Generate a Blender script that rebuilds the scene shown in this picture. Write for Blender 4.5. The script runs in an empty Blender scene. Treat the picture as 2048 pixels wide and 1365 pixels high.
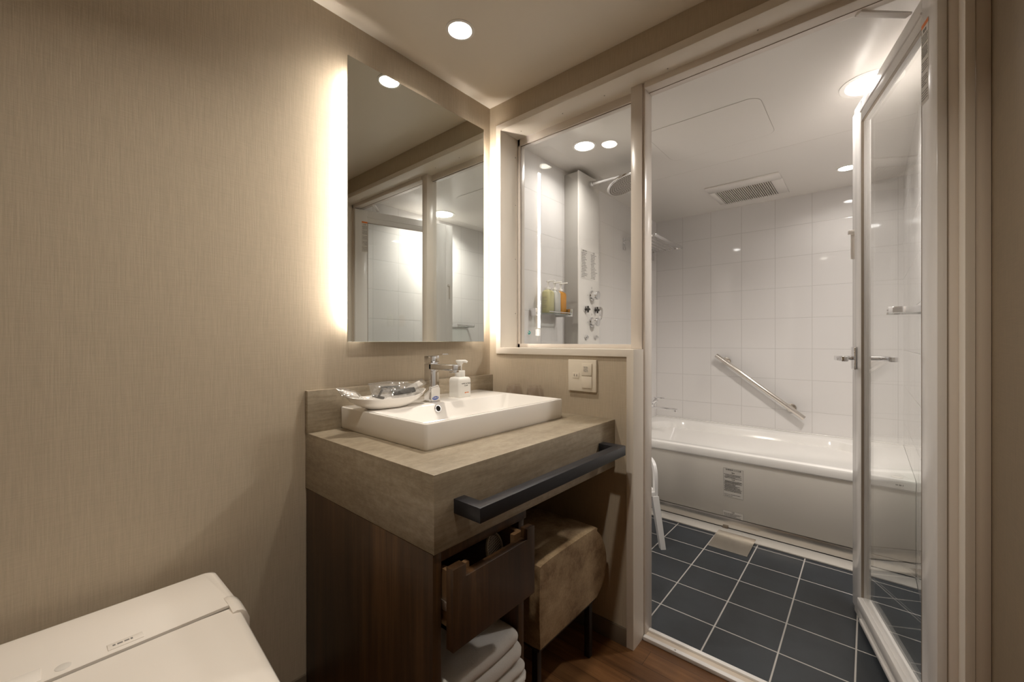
import bpy, bmesh, math, random
from mathutils import Vector, Matrix, noise

random.seed(7)
SC = bpy.context.scene
COL = SC.collection

# ------------------------------------------------------------------ camera
F_PX = 828.0
TH = math.atan((1735 - 1024) / F_PX)
CAM_H = 1.0727
cd = bpy.data.cameras.new('camera')
cd.sensor_width = 36.0
cd.lens = 36.0 * F_PX / 2048.0
cd.clip_start = 0.01
cam = bpy.data.objects.new('camera', cd)
COL.objects.link(cam)
cam.location = (0, 0, CAM_H)
cam.rotation_euler = (math.pi / 2, 0, TH - math.pi / 2)
SC.camera = cam

# ------------------------------------------------------------------ world + colour management
w = bpy.data.worlds.new('world')
SC.world = w
w.use_nodes = True
w.node_tree.nodes['Background'].inputs[0].default_value = (0.9, 0.8, 0.7, 1)
w.node_tree.nodes['Background'].inputs[1].default_value = 0.02
vs = SC.view_settings
vs.view_transform = 'Standard'
vs.look = 'None'
vs.exposure = 0.0
vs.gamma = 1.0
vs.use_curve_mapping = False
SC.cycles.max_bounces = 12
SC.cycles.diffuse_bounces = 6
SC.cycles.glossy_bounces = 6
SC.cycles.transparent_max_bounces = 16
SC.cycles.sample_clamp_indirect = 4.0
SC.cycles.caustics_reflective = False
SC.cycles.caustics_refractive = False

# ------------------------------------------------------------------ key dimensions (metres)
YA = 1.306      # mirror wall
XB = 1.366      # wall towards the bath
YD = -0.205     # wall on the right
XC = -1.0       # wall behind the camera
ZC = 2.131      # room ceiling
YL = 1.35       # bath left wall
YR = -0.165     # bath right wall
XK = 3.44       # bath back wall
ZB = 2.072      # bath ceiling
XG = 1.49       # glazing plane

# ------------------------------------------------------------------ ceiling lamps (light only; the fittings are built further down)
def disk_light(name, loc, r, watts, col, spread=150):
    ld = bpy.data.lights.new(name, 'AREA')
    ld.shape = 'DISK'
    ld.size = 2 * r
    ld.energy = watts
    ld.color = col
    ld.spread = math.radians(spread)
    o = bpy.data.objects.new(name, ld)
    COL.objects.link(o)
    o.location = loc
    return o

WARM = (1.0, 0.91, 0.79)
COOL = (1.0, 0.94, 0.88)
ROOM_LIGHTS = [(0.953, 1.051), (0.28, 0.42)]
disk_light('lamp_light', (0.953, 1.051, ZC - 0.004), 0.034, 5.8, WARM, 140)
disk_light('lamp_light', (0.28, 0.42, ZC - 0.004), 0.034, 6.8, WARM, 140)
BATH_LIGHTS = [(1.85, 1.10, 0.055), (2.12, -0.01, 0.08), (3.07, 0.09, 0.045)]
disk_light('lamp_light', (1.85, 1.10, ZB - 0.004), 0.045, 2.6, COOL, 150)
disk_light('lamp_light', (2.12, -0.01, ZB - 0.004), 0.07, 15.0, COOL, 145)
disk_light('lamp_light', (3.07, 0.09, ZB - 0.004), 0.035, 1.6, COOL, 150)

# ------------------------------------------------------------------ materials
MATS = {}
def new_mat(name):
    m = bpy.data.materials.new(name)
    m.use_nodes = True
    MATS[name] = m
    return m, m.node_tree, m.node_tree.nodes['Principled BSDF']

def simple(name, col, rough=0.5, metal=0.0, ior=1.45, coat=0.0, emit=None, estr=0.0, bump=None):
    m, nt, b = new_mat(name)
    b.inputs['Base Color'].default_value = (*col, 1)
    b.inputs['Roughness'].default_value = rough
    b.inputs['Metallic'].default_value = metal
    b.inputs['IOR'].default_value = ior
    b.inputs['Coat Weight'].default_value = coat
    if emit:
        b.inputs['Emission Color'].default_value = (*emit, 1)
        b.inputs['Emission Strength'].default_value = estr
    if bump:
        scale, strength, dist = bump
        n = nt.nodes.new('ShaderNodeTexNoise')
        n.inputs['Scale'].default_value = scale
        n.inputs['Detail'].default_value = 6
        g = nt.nodes.new('ShaderNodeNewGeometry')
        nt.links.new(g.outputs['Position'], n.inputs['Vector'])
        bp = nt.nodes.new('ShaderNodeBump')
        bp.inputs['Strength'].default_value = strength
        bp.inputs['Distance'].default_value = dist
        nt.links.new(n.outputs[0], bp.inputs['Height'])
        nt.links.new(bp.outputs[0], b.inputs['Normal'])
    return m

def pos_map(nt, scale=(1, 1, 1), order='xyz', off=(0, 0, 0)):
    """world position, axes re-ordered, then offset and scaled"""
    g = nt.nodes.new('ShaderNodeNewGeometry')
    s = nt.nodes.new('ShaderNodeSeparateXYZ')
    c = nt.nodes.new('ShaderNodeCombineXYZ')
    nt.links.new(g.outputs['Position'], s.inputs[0])
    for i, ax in enumerate(order):
        nt.links.new(s.outputs['xyz'.index(ax)], c.inputs[i])
    mp = nt.nodes.new('ShaderNodeMapping')
    mp.vector_type = 'POINT'
    mp.inputs['Location'].default_value = [o * k for o, k in zip(off, scale)]
    mp.inputs['Scale'].default_value = scale
    nt.links.new(c.outputs[0], mp.inputs[0])
    return mp.outputs[0]

def tex_noise(nt, vec, scale=1.0, detail=4, rough=0.5):
    n = nt.nodes.new('ShaderNodeTexNoise')
    n.inputs['Scale'].default_value = scale
    n.inputs['Detail'].default_value = detail
    n.inputs['Roughness'].default_value = rough
    nt.links.new(vec, n.inputs['Vector'])
    return n.outputs[0]

def ramp(nt, fac, stops):
    r = nt.nodes.new('ShaderNodeValToRGB')
    e = r.color_ramp.elements
    while len(e) < len(stops):
        e.new(0.5)
    for k, (p, c) in zip(e, stops):
        k.position = p
        k.color = (*c, 1)
    nt.links.new(fac, r.inputs[0])
    return r.outputs[0]

def mixc(nt, a, b, fac, mode='MIX'):
    m = nt.nodes.new('ShaderNodeMix')
    m.data_type = 'RGBA'
    m.blend_type = mode
    for sock, v in ((m.inputs[0], fac), (m.inputs[6], a), (m.inputs[7], b)):
        if hasattr(v, 'is_linked') or hasattr(v, 'links'):
            nt.links.new(v, sock)
        elif isinstance(v, (int, float)):
            sock.default_value = v
        else:
            sock.default_value = (*v, 1)
    return m.outputs[2]

def mathn(nt, op, a, b=0.0):
    m = nt.nodes.new('ShaderNodeMath')
    m.operation = op
    for s, v in ((m.inputs[0], a), (m.inputs[1], b)):
        if isinstance(v, (int, float)):
            s.default_value = v
        else:
            nt.links.new(v, s)
    return m.outputs[0]

def bump(nt, b, h, strength, dist):
    bp = nt.nodes.new('ShaderNodeBump')
    bp.inputs['Strength'].default_value = strength
    bp.inputs['Distance'].default_value = dist
    nt.links.new(h, bp.inputs['Height'])
    nt.links.new(bp.outputs[0], b.inputs['Normal'])

def wallpaper(name, order, col):
    m, nt, b = new_mat(name)
    v1 = tex_noise(nt, pos_map(nt, (420, 420, 18), order), 1.0, 3)     # vertical threads
    v2 = tex_noise(nt, pos_map(nt, (22, 22, 560), order), 1.0, 3)      # horizontal threads
    s = mathn(nt, 'ADD', mathn(nt, 'MULTIPLY', v1, 0.65), mathn(nt, 'MULTIPLY', v2, 0.35))
    lo = tuple(c * 0.93 for c in col)
    hi = tuple(min(1, c * 1.06) for c in col)
    nt.links.new(ramp(nt, s, [(0.36, lo), (0.64, hi)]), b.inputs['Base Color'])
    b.inputs['Roughness'].default_value = 0.78
    b.inputs['Specular IOR Level'].default_value = 0.25
    bump(nt, b, s, 0.30, 0.0008)
    return m

WALLCOL = (0.49, 0.415, 0.315)
wallpaper('wallpaper', 'xyz', WALLCOL)
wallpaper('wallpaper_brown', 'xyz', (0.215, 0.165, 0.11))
simple('ceiling_paint', (0.80, 0.74, 0.65), 0.42, bump=(90, 0.05, 0.001))
simple('bath_ceiling', (0.74, 0.71, 0.67), 0.22, bump=(3, 0.02, 0.01))
simple('casing', (0.76, 0.70, 0.62), 0.28)
simple('casing_edge', (0.62, 0.54, 0.45), 0.5)
simple('alu_white', (0.74, 0.68, 0.62), 0.22)
simple('alu_bright', (0.82, 0.80, 0.78), 0.18)
simple('alu_dark', (0.30, 0.25, 0.20), 0.4, 0.3)
simple('ceramic', (0.86, 0.83, 0.79), 0.07, ior=1.5, coat=0.5)
simple('acrylic', (0.80, 0.78, 0.75), 0.12, ior=1.5)
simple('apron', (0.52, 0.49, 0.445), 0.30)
simple('panel_grey', (0.40, 0.38, 0.35), 0.35)
simple('spray_grey', (0.42, 0.39, 0.36), 0.5)
simple('white_plastic', (0.84, 0.80, 0.75), 0.16, ior=1.5)
simple('toilet_lid', (0.83, 0.78, 0.72), 0.13, ior=1.5)
simple('stool_white', (0.80, 0.79, 0.78), 0.35)
simple('chrome', (0.82, 0.82, 0.83), 0.06, 1.0)
simple('steel', (0.80, 0.76, 0.70), 0.24, 1.0, bump=(200, 0.05, 0.0005))
simple('satin_steel', (0.72, 0.68, 0.63), 0.25, 1.0)
simple('black_metal', (0.028, 0.028, 0.033), 0.38, 0.4)
simple('black_plastic', (0.012, 0.012, 0.013), 0.4)
simple('dark_gap', (0.02, 0.018, 0.015), 0.8)
simple('ink', (0.05, 0.048, 0.045), 0.7)
simple('ink_soft', (0.22, 0.21, 0.20), 0.7)
simple('label_paper', (0.70, 0.67, 0.63), 0.4)
simple('label_clear', (0.55, 0.52, 0.48), 0.3)
simple('orange_ink', (0.75, 0.22, 0.05), 0.5)
simple('blue_ink', (0.03, 0.11, 0.50), 0.4)
simple('teal_ink', (0.0, 0.25, 0.22), 0.4)
simple('paper', (0.85, 0.83, 0.80), 0.6)
simple('soap_bottle', (0.85, 0.84, 0.81), 0.3)
simple('outlet', (0.72, 0.65, 0.54), 0.35)
simple('rubber', (0.35, 0.32, 0.28), 0.6)
simple('dryer_body', (0.10, 0.065, 0.06), 0.5)
simple('dryer_mesh', (0.75, 0.70, 0.64), 0.4, 0.0)
simple('frame_black', (0.015, 0.012, 0.010), 0.45)
simple('baseboard', (0.16, 0.125, 0.09), 0.5)
simple('drawer_birch', (0.20, 0.115, 0.055), 0.5)
simple('cotton', (0.82, 0.78, 0.73), 0.9)
simple('lamp_glow', (1, 1, 1), 0.5, emit=(1.0, 0.93, 0.82), estr=25)
simple('bath_lamp_glow', (1, 1, 1), 0.5, emit=(1.0, 0.97, 0.93), estr=25)
simple('led_glow', (1, 1, 1), 0.5, emit=(1.0, 0.91, 0.80), estr=100.0)
simple('holder_glow', (1, 1, 1), 0.5, emit=(1.0, 0.92, 0.82), estr=9.0)
simple('frosted_lens', (0.9, 0.88, 0.84), 0.3)

m, nt, b = new_mat('mirror')
b.inputs['Base Color'].default_value = (0.80, 0.83, 0.80, 1)
b.inputs['Metallic'].default_value = 1
b.inputs['Roughness'].default_value = 0.0

def glass_mat(name, tint, ior=1.5):
    m = bpy.data.materials.new(name)
    m.use_nodes = True
    MATS[name] = m
    nt = m.node_tree
    nt.nodes.clear()
    out = nt.nodes.new('ShaderNodeOutputMaterial')
    mx = nt.nodes.new('ShaderNodeMixShader')
    tr = nt.nodes.new('ShaderNodeBsdfTransparent')
    tr.inputs[0].default_value = (*tint, 1)
    gl = nt.nodes.new('ShaderNodeBsdfGlossy')
    gl.inputs['Roughness'].default_value = 0.0
    gl.inputs[0].default_value = (1, 1, 1, 1)
    fr = nt.nodes.new('ShaderNodeFresnel')
    geo = nt.nodes.new('ShaderNodeNewGeometry')
    # same refractive step on both faces of the thin pane
    i = mathn(nt, 'ADD', mathn(nt, 'MULTIPLY', geo.outputs['Backfacing'], 1.0 / ior - ior), ior)
    nt.links.new(i, fr.inputs['IOR'])
    nt.links.new(fr.outputs[0], mx.inputs[0])
    nt.links.new(tr.outputs[0], mx.inputs[1])
    nt.links.new(gl.outputs[0], mx.inputs[2])
    nt.links.new(mx.outputs[0], out.inputs[0])
    return m
glass_mat('pane_glass', (0.985, 0.99, 0.985))
glass_mat('shelf_glass', (0.90, 0.94, 0.92))
glass_mat('tumbler_glass', (0.955, 0.94, 0.94), 1.7)
fm = glass_mat('clear_plastic', (0.93, 0.93, 0.93), 1.9)
fnt = fm.node_tree
fo = [n for n in fnt.nodes if n.type == 'OUTPUT_MATERIAL'][0]
prev = fo.inputs[0].links[0].from_socket
fd = fnt.nodes.new('ShaderNodeBsdfDiffuse')
fd.inputs[0].default_value = (0.85, 0.83, 0.80, 1)
fx = fnt.nodes.new('ShaderNodeMixShader')
fx.inputs[0].default_value = 0.07
fnt.links.new(prev, fx.inputs[1])
fnt.links.new(fd.outputs[0], fx.inputs[2])
fnt.links.new(fx.outputs[0], fo.inputs[0])
def liquid(name, col, trans=0.75):
    m, nt, b = new_mat(name)
    b.inputs['Base Color'].default_value = (*col, 1)
    b.inputs['Roughness'].default_value = 0.08
    b.inputs['Transmission Weight'].default_value = 0.35
    b.inputs['Subsurface Weight'].default_value = 0.0
    return m
liquid('yellow_liquid', (0.74, 0.70, 0.40))
liquid('amber_liquid', (0.70, 0.32, 0.05))
liquid('milky_liquid', (0.78, 0.78, 0.72))

def tiles(name, order, off, pitch, grout, col, gcol, rough, bevel=0.6, vary=0.0, grough=0.6):
    """square tiles on a grid whose lines pass through -off"""
    m, nt, b = new_mat(name)
    v = pos_map(nt, (1, 1, 1), order, off)
    s = nt.nodes.new('ShaderNodeSeparateXYZ')
    nt.links.new(v, s.inputs[0])
    ds = []
    for ax, p in ((0, pitch[0]), (1, pitch[1])):
        f = mathn(nt, 'PINGPONG', s.outputs[ax], p / 2)      # 0 on a joint, p/2 mid tile
        ds.append(f)
    d = mathn(nt, 'MINIMUM', ds[0], ds[1])
    h = nt.nodes.new('ShaderNodeMapRange')
    h.inputs['From Min'].default_value = grout * 0.5
    h.inputs['From Max'].default_value = grout * 0.5 + grout * 0.4
    nt.links.new(d, h.inputs[0])
    c = col
    if vary:
        nz = tex_noise(nt, pos_map(nt, (6, 6, 6)), 1.0, 6, 0.6)
        c = ramp(nt, nz, [(0.3, tuple(k * (1 - vary) for k in col)), (0.7, tuple(k * (1 + vary) for k in col))])
    nt.links.new(mixc(nt, gcol, c, h.outputs[0]), b.inputs['Base Color'])
    r = nt.nodes.new('ShaderNodeMapRange')
    r.inputs['To Min'].default_value = grough
    r.inputs['To Max'].default_value = rough
    nt.links.new(h.outputs[0], r.inputs[0])
    nt.links.new(r.outputs[0], b.inputs['Roughness'])
    h2 = nt.nodes.new('ShaderNodeMapRange')
    h2.inputs['From Min'].default_value = grout * 0.4
    h2.inputs['From Max'].default_value = grout * 1.4
    nt.links.new(d, h2.inputs[0])
    bump(nt, b, h2.outputs[0], bevel, 0.001)
    return m
WT = (0.70, 0.68, 0.665)
GT = (0.53, 0.51, 0.49)
tiles('tile_back', 'yzx', (-0.0715, -1.0185 + 0.2135 * 4, 0), (0.2125, 0.2135), 0.0022, WT, GT, 0.05, 0.35)
tiles('tile_side', 'xzy', (-1.816 + 0.2125 * 8, -1.0185 + 0.2135 * 4, 0), (0.2125, 0.2135), 0.0022, WT, GT, 0.05, 0.35)
tiles('tile_floor', 'xyz', (-2.067 + 0.1955 * 10, -0.2333 + 0.2035, 0), (0.1955, 0.2035), 0.0034,
      (0.030, 0.036, 0.043), (0.50, 0.48, 0.45), 0.38, 0.5, 0.25)

# stone laminate of the counter
def stone(name):
    m, nt, b = new_mat(name)
    n1 = tex_noise(nt, pos_map(nt, (2.2, 2.2, 14)), 1.6, 8, 0.62)
    n2 = tex_noise(nt, pos_map(nt, (3, 9, 34)), 3.0, 10, 0.75)
    n3 = tex_noise(nt, pos_map(nt, (1, 1, 1)), 60.0, 6, 0.7)
    f = mathn(nt, 'ADD', mathn(nt, 'MULTIPLY', n1, 0.5), mathn(nt, 'MULTIPLY', n2, 0.5))
    c = ramp(nt, f, [(0.30, (0.185, 0.145, 0.095)), (0.44, (0.27, 0.22, 0.155)), (0.53, (0.33, 0.275, 0.20)), (0.68, (0.43, 0.37, 0.28))])
    c = mixc(nt, c, ramp(nt, n3, [(0.35, (0.75, 0.75, 0.75)), (0.6, (1, 1, 1))]), 0.6, 'MULTIPLY')
    nt.links.new(c, b.inputs['Base Color'])
    b.inputs['Roughness'].default_value = 0.45
    bump(nt, b, n3, 0.12, 0.0006)
stone('stone')

def wood(name, order, dark, mid, light, scale=1.0, rough=0.45):
    """grain runs along the third axis of 'order'"""
    m, nt, b = new_mat(name)
    n1 = tex_noise(nt, pos_map(nt, (30 * scale, 30 * scale, 1.6 * scale), order), 1.0, 6, 0.6)
    n2 = tex_noise(nt, pos_map(nt, (160 * scale, 160 * scale, 4 * scale), order), 1.0, 4, 0.6)
    n0 = tex_noise(nt, pos_map(nt, (9 * scale, 9 * scale, 0.9 * scale), order), 1.0, 3, 0.5)
    f = mathn(nt, 'ADD', mathn(nt, 'MULTIPLY', n1, 0.45), mathn(nt, 'ADD', mathn(nt, 'MULTIPLY', n2, 0.2), mathn(nt, 'MULTIPLY', n0, 0.35)))
    nt.links.new(ramp(nt, f, [(0.34, dark), (0.5, mid), (0.66, light)]), b.inputs['Base Color'])
    b.inputs['Roughness'].default_value = rough
    bump(nt, b, n2, 0.15, 0.0004)
wood('walnut', 'xyz', (0.022, 0.010, 0.004), (0.060, 0.029, 0.011), (0.135, 0.066, 0.024))

def plank_floor():
    m, nt, b = new_mat('plank_floor')
    v = pos_map(nt, (1, 1, 1), 'yxz', (0, 0.03, 0))
    br = nt.nodes.new('ShaderNodeTexBrick')
    br.offset = 0.37
    br.inputs['Scale'].default_value = 1.0
    br.inputs['Brick Width'].default_value = 0.9
    br.inputs['Row Height'].default_value = 0.075
    br.inputs['Mortar Size'].default_value = 0.0009
    br.inputs['Mortar Smooth'].default_value = 0.2
    br.inputs['Color1'].default_value = (0, 0, 0, 1)
    br.inputs['Color2'].default_value = (1, 1, 1, 1)
    br.inputs['Mortar'].default_value = (0.5, 0.5, 0.5, 1)
    nt.links.new(v, br.inputs['Vector'])
    n1 = tex_noise(nt, pos_map(nt, (40, 2, 1)), 1.0, 6, 0.65)
    n2 = tex_noise(nt, pos_map(nt, (7, 1.5, 1)), 1.3, 4, 0.6)
    f = mathn(nt, 'ADD', mathn(nt, 'MULTIPLY', n1, 0.5), mathn(nt, 'MULTIPLY', n2, 0.5))
    c = ramp(nt, f, [(0.32, (0.075, 0.033, 0.012)), (0.5, (0.17, 0.077, 0.028)), (0.68, (0.30, 0.15, 0.06))])
    c = mixc(nt, c, mixc(nt, (0.72, 0.70, 0.68), (1.12, 1.1, 1.08), br.outputs['Color']), 1.0, 'MULTIPLY')
    c = mixc(nt, c, (0.02, 0.008, 0.003), mathn(nt, 'MULTIPLY', br.outputs['Fac'], 0.8))
    nt.links.new(c, b.inputs['Base Color'])
    b.inputs['Roughness'].default_value = 0.36
plank_floor()

def suede():
    m, nt, b = new_mat('suede')
    n1 = tex_noise(nt, pos_map(nt, (1, 1, 1)), 9.0, 8, 0.7)
    n2 = tex_noise(nt, pos_map(nt, (1, 1, 1)), 130.0, 4, 0.7)
    c = ramp(nt, n1, [(0.36, (0.17, 0.10, 0.048)), (0.5, (0.34, 0.24, 0.135)), (0.66, (0.45, 0.335, 0.20))])
    c = mixc(nt, c, ramp(nt, n2, [(0.35, (0.7, 0.68, 0.66)), (0.65, (1, 1, 1))]), 0.8, 'MULTIPLY')
    nt.links.new(c, b.inputs['Base Color'])
    b.inputs['Roughness'].default_value = 0.55
    bump(nt, b, n2, 0.35, 0.0008)
suede()

def terry():
    m, nt, b = new_mat('terry')
    n2 = tex_noise(nt, pos_map(nt, (1, 1, 1)), 420.0, 5, 0.8)
    b.inputs['Base Color'].default_value = (0.72, 0.69, 0.65, 1)
    b.inputs['Roughness'].default_value = 0.95
    b.inputs['Sheen Weight'].default_value = 0.3
    bump(nt, b, n2, 0.8, 0.002)
terry()

# ------------------------------------------------------------------ mesh helpers
class G:
    def __init__(self):
        self.bm = bmesh.new()

    def _merge(self, other, M=None):
        if M is not None:
            other.transform(M)
        me = bpy.data.meshes.new('tmp')
        other.to_mesh(me)
        other.free()
        self.bm.from_mesh(me)
        bpy.data.meshes.remove(me)
        return self

    def box(self, x0, x1, y0, y1, z0, z1, bev=0.0, seg=2, M=None):
        t = bmesh.new()
        bmesh.ops.create_cube(t, size=1.0)
        t.transform(Matrix.Translation(((x0 + x1) / 2, (y0 + y1) / 2, (z0 + z1) / 2)) @
                    Matrix.Diagonal((abs(x1 - x0), abs(y1 - y0), abs(z1 - z0), 1)))
        if bev > 0:
            bmesh.ops.bevel(t, geom=t.edges[:], offset=bev, segments=seg, profile=0.5, affect='EDGES', clamp_overlap=True)
        return self._merge(t, M)

    def cyl(self, p0, p1, r, r2=None, seg=32, caps=True, bev=0.0):
        p0, p1 = Vector(p0), Vector(p1)
        d = p1 - p0
        t = bmesh.new()
        bmesh.ops.create_cone(t, cap_ends=caps, segments=seg, radius1=r, radius2=r if r2 is None else r2, depth=d.length)
        if bev > 0:
            ed = [e for e in t.edges if abs(e.verts[0].co.z - e.verts[1].co.z) < 1e-6]
            bmesh.ops.bevel(t, geom=ed, offset=bev, segments=2, profile=0.5, affect='EDGES')
        M = Matrix.Translation((p0 + p1) / 2) @ d.to_track_quat('Z', 'Y').to_matrix().to_4x4()
        return self._merge(t, M)

    def sphere(self, c, r, scale=(1, 1, 1), seg=24):
        t = bmesh.new()
        bmesh.ops.create_uvsphere(t, u_segments=seg, v_segments=seg // 2, radius=r)
        return self._merge(t, Matrix.Translation(c) @ Matrix.Diagonal((*scale, 1)))

    def lathe(self, prof, M=None, seg=40):
        """prof: (radius, height) pairs round local z"""
        t = bmesh.new()
        rings = []
        for r, z in prof:
            if r < 1e-6:
                rings.append([t.verts.new((0, 0, z))])
            else:
                rings.append([t.verts.new((r * math.cos(2 * math.pi * k / seg), r * math.sin(2 * math.pi * k / seg), z)) for k in range(seg)])
        for a, c in zip(rings, rings[1:]):
            for k in range(seg):
                k2 = (k + 1) % seg
                if len(a) == 1 and len(c) == 1:
                    continue
                if len(a) == 1:
                    t.faces.new((a[0], c[k], c[k2]))
                elif len(c) == 1:
                    t.faces.new((a[k2], a[k], c[0]))
                else:
                    t.faces.new((a[k], a[k2], c[k2], c[k]))
        bmesh.ops.recalc_face_normals(t, faces=t.faces[:])
        return self._merge(t, M)

    def loft(self, rings, cap=True, closed=True):
        t = bmesh.new()
        R = [[t.verts.new(p) for p in r] for r in rings]
        n = len(R[0])
        for a, c in zip(R, R[1:]):
            for k in range(n if closed else n - 1):
                k2 = (k + 1) % n
                t.faces.new((a[k], a[k2], c[k2], c[k]))
        if cap:
            t.faces.new(R[0][::-1])
            t.faces.new(R[-1])
        bmesh.ops.recalc_face_normals(t, faces=t.faces[:])
        return self._merge(t)

    def tube(self, pts, r, seg=12, cap=True):
        pts = [Vector(p) for p in pts]
        rings = []
        n = None
        for i, p in enumerate(pts):
            d = (pts[min(i + 1, len(pts) - 1)] - pts[max(i - 1, 0)]).normalized()
            if n is None:
                n = d.orthogonal().normalized()
            else:
                n = (n - d * n.dot(d)).normalized()
            q = d.cross(n)
            rr = r[i] if isinstance(r, (list, tuple)) else r
            rings.append([p + (n * math.cos(2 * math.pi * k / seg) + q * math.sin(2 * math.pi * k / seg)) * rr for k in range(seg)])
        return self.loft(rings, cap)

    def prism(self, poly, h0, h1, axis='z', bev=0.0, M=None, front=False):
        """poly of 2-d points extruded along axis; axis x -> (y,z), y -> (x,z), z -> (x,y)"""
        def P(a, b_, h):
            return {'x': (h, a, b_), 'y': (a, h, b_), 'z': (a, b_, h)}[axis]
        t = bmesh.new()
        A = [t.verts.new(P(a, c, h0)) for a, c in poly]
        B = [t.verts.new(P(a, c, h1)) for a, c in poly]
        n = len(A)
        for k in range(n):
            k2 = (k + 1) % n
            t.faces.new((A[k], A[k2], B[k2], B[k]))
        t.faces.new(A[::-1])
        t.faces.new(B)
        bmesh.ops.recalc_face_normals(t, faces=t.faces[:])
        if bev > 0:
            ed = t.edges[:]
            if front:
                i_ = 'xyz'.index(axis)
                ed = [e for e in t.edges if all(abs(v.co[i_] - h0) < 1e-6 for v in e.verts)]
            bmesh.ops.bevel(t, geom=ed, offset=bev, segments=2, profile=0.5, affect='EDGES', clamp_overlap=True)
        return self._merge(t, M)

    def quad(self, a, b_, c, d):
        vs_ = [self.bm.verts.new(p) for p in (a, b_, c, d)]
        self.bm.faces.new(vs_)
        return self

    def done(self, name, mat, parent=None, origin=None, smooth=35):
        me = bpy.data.meshes.new(name)
        self.bm.to_mesh(me)
        self.bm.free()
        o = bpy.data.objects.new(name, me)
        COL.objects.link(o)
        me.materials.append(MATS[mat])
        if parent is None:
            if origin is None:
                xs = [v.co for v in me.vertices]
                lo = Vector([min(c[i] for c in xs) for i in range(3)])
                hi = Vector([max(c[i] for c in xs) for i in range(3)])
                origin = Vector(((lo.x + hi.x) / 2, (lo.y + hi.y) / 2, lo.z))
            me.transform(Matrix.Translation(-Vector(origin)))
            o.location = origin
        else:
            o.parent = parent
            o.matrix_parent_inverse = world_of(parent).inverted()
        if smooth:
            me.polygons.foreach_set('use_smooth', [True] * len(me.polygons))
            me.set_sharp_from_angle(angle=math.radians(smooth))
        return o

def world_of(o):
    M = Matrix.Translation(o.location) @ o.rotation_euler.to_matrix().to_4x4()
    if o.parent:
        return world_of(o.parent) @ o.matrix_parent_inverse @ M
    return M

def tag(o, label, cat, group=None, kind=None):
    o['label'] = label
    o['category'] = cat
    if group:
        o['group'] = group
    if kind:
        o['kind'] = kind
    return o

def thing(name, loc, label, cat, group=None):
    o = bpy.data.objects.new(name, None)
    o.empty_display_size = 0.05
    COL.objects.link(o)
    o.location = loc
    return tag(o, label, cat, group)

def structure(o, label=None, cat=None):
    o['kind'] = 'structure'
    if label:
        o['label'] = label
    if cat:
        o['category'] = cat
    return o

def struct_empty(name, loc, label, cat):
    o = bpy.data.objects.new(name, None)
    o.empty_display_size = 0.05
    COL.objects.link(o)
    o.location = loc
    return structure(o, label, cat)

def copy_tree(o, parent=None):
    c = o.copy()
    COL.objects.link(c)
    c.parent = parent
    if parent is not None:
        c.matrix_parent_inverse = o.matrix_parent_inverse.copy()
    for ch in list(o.children):
        copy_tree(ch, c)
    return c

def text_geo(g, body, size, o, right, up, thick=0.0003, align='CENTER', track=1.0):
    """lettering laid on a surface: o = anchor, right/up = unit vectors"""
    cu = bpy.data.curves.new('lettering', 'FONT')
    cu.body = body
    cu.size = size
    cu.align_x = align
    cu.align_y = 'CENTER'
    cu.extrude = thick / 2
    cu.resolution_u = 2
    cu.space_character = track
    ob = bpy.data.objects.new('lettering', cu)
    COL.objects.link(ob)
    dg = bpy.context.evaluated_depsgraph_get()
    dg.update()
    me = bpy.data.meshes.new_from_object(ob.evaluated_get(dg))
    t = bmesh.new()
    t.from_mesh(me)
    right, up = Vector(right).normalized(), Vector(up).normalized()
    nrm = right.cross(up)
    M = Matrix(((right.x, up.x, nrm.x, o[0]), (right.y, up.y, nrm.y, o[1]), (right.z, up.z, nrm.z, o[2]), (0, 0, 0, 1)))
    g._merge(t, M)
    bpy.data.objects.remove(ob)
    bpy.data.curves.remove(cu)
    bpy.data.meshes.remove(me)
    return g

def frame_M(o, right, up):
    right, up = Vector(right).normalized(), Vector(up).normalized()
    n = right.cross(up)
    return Matrix(((right.x, up.x, n.x, o[0]), (right.y, up.y, n.y, o[1]), (right.z, up.z, n.z, o[2]), (0, 0, 0, 1)))

def glyph_lines(g, M, x0, x1, y0, y1, rows, hh, rnd, fill=0.85, t=0.0003):
    """rows of small printed marks, too small to read, on a plate whose local axes are M"""
    for r in range(rows):
        y = y1 - (y1 - y0) * (r + 0.5) / rows
        x = x0 + (rnd.random() * 0.06 if r % 3 else 0) * (x1 - x0)
        end = x0 + (x1 - x0) * (fill + (1 - fill) * rnd.random()) if rnd.random() < .75 else x0 + (x1 - x0) * rnd.uniform(.45, .8)
        while x < end:
            wd = hh * rnd.uniform(0.6, 1.6)
            g.box(x, min(x + wd, end), y - hh / 2 * rnd.uniform(.6, 1), y + hh / 2 * rnd.uniform(.6, 1), 0, t, M=M)
            x += wd + hh * rnd.uniform(0.15, 0.5)

def rrect(cx, cy, hw, hh, r, n=6):
    pts = []
    for sx, sy, a0 in ((1, 1, 0), (-1, 1, 90), (-1, -1, 180), (1, -1, 270)):
        for k in range(n + 1):
            a = math.radians(a0 + 90 * k / n)
            pts.append((cx + sx * (hw - r) + r * math.cos(a), cy + sy * (hh - r) + r * math.sin(a)))
    return pts

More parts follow.
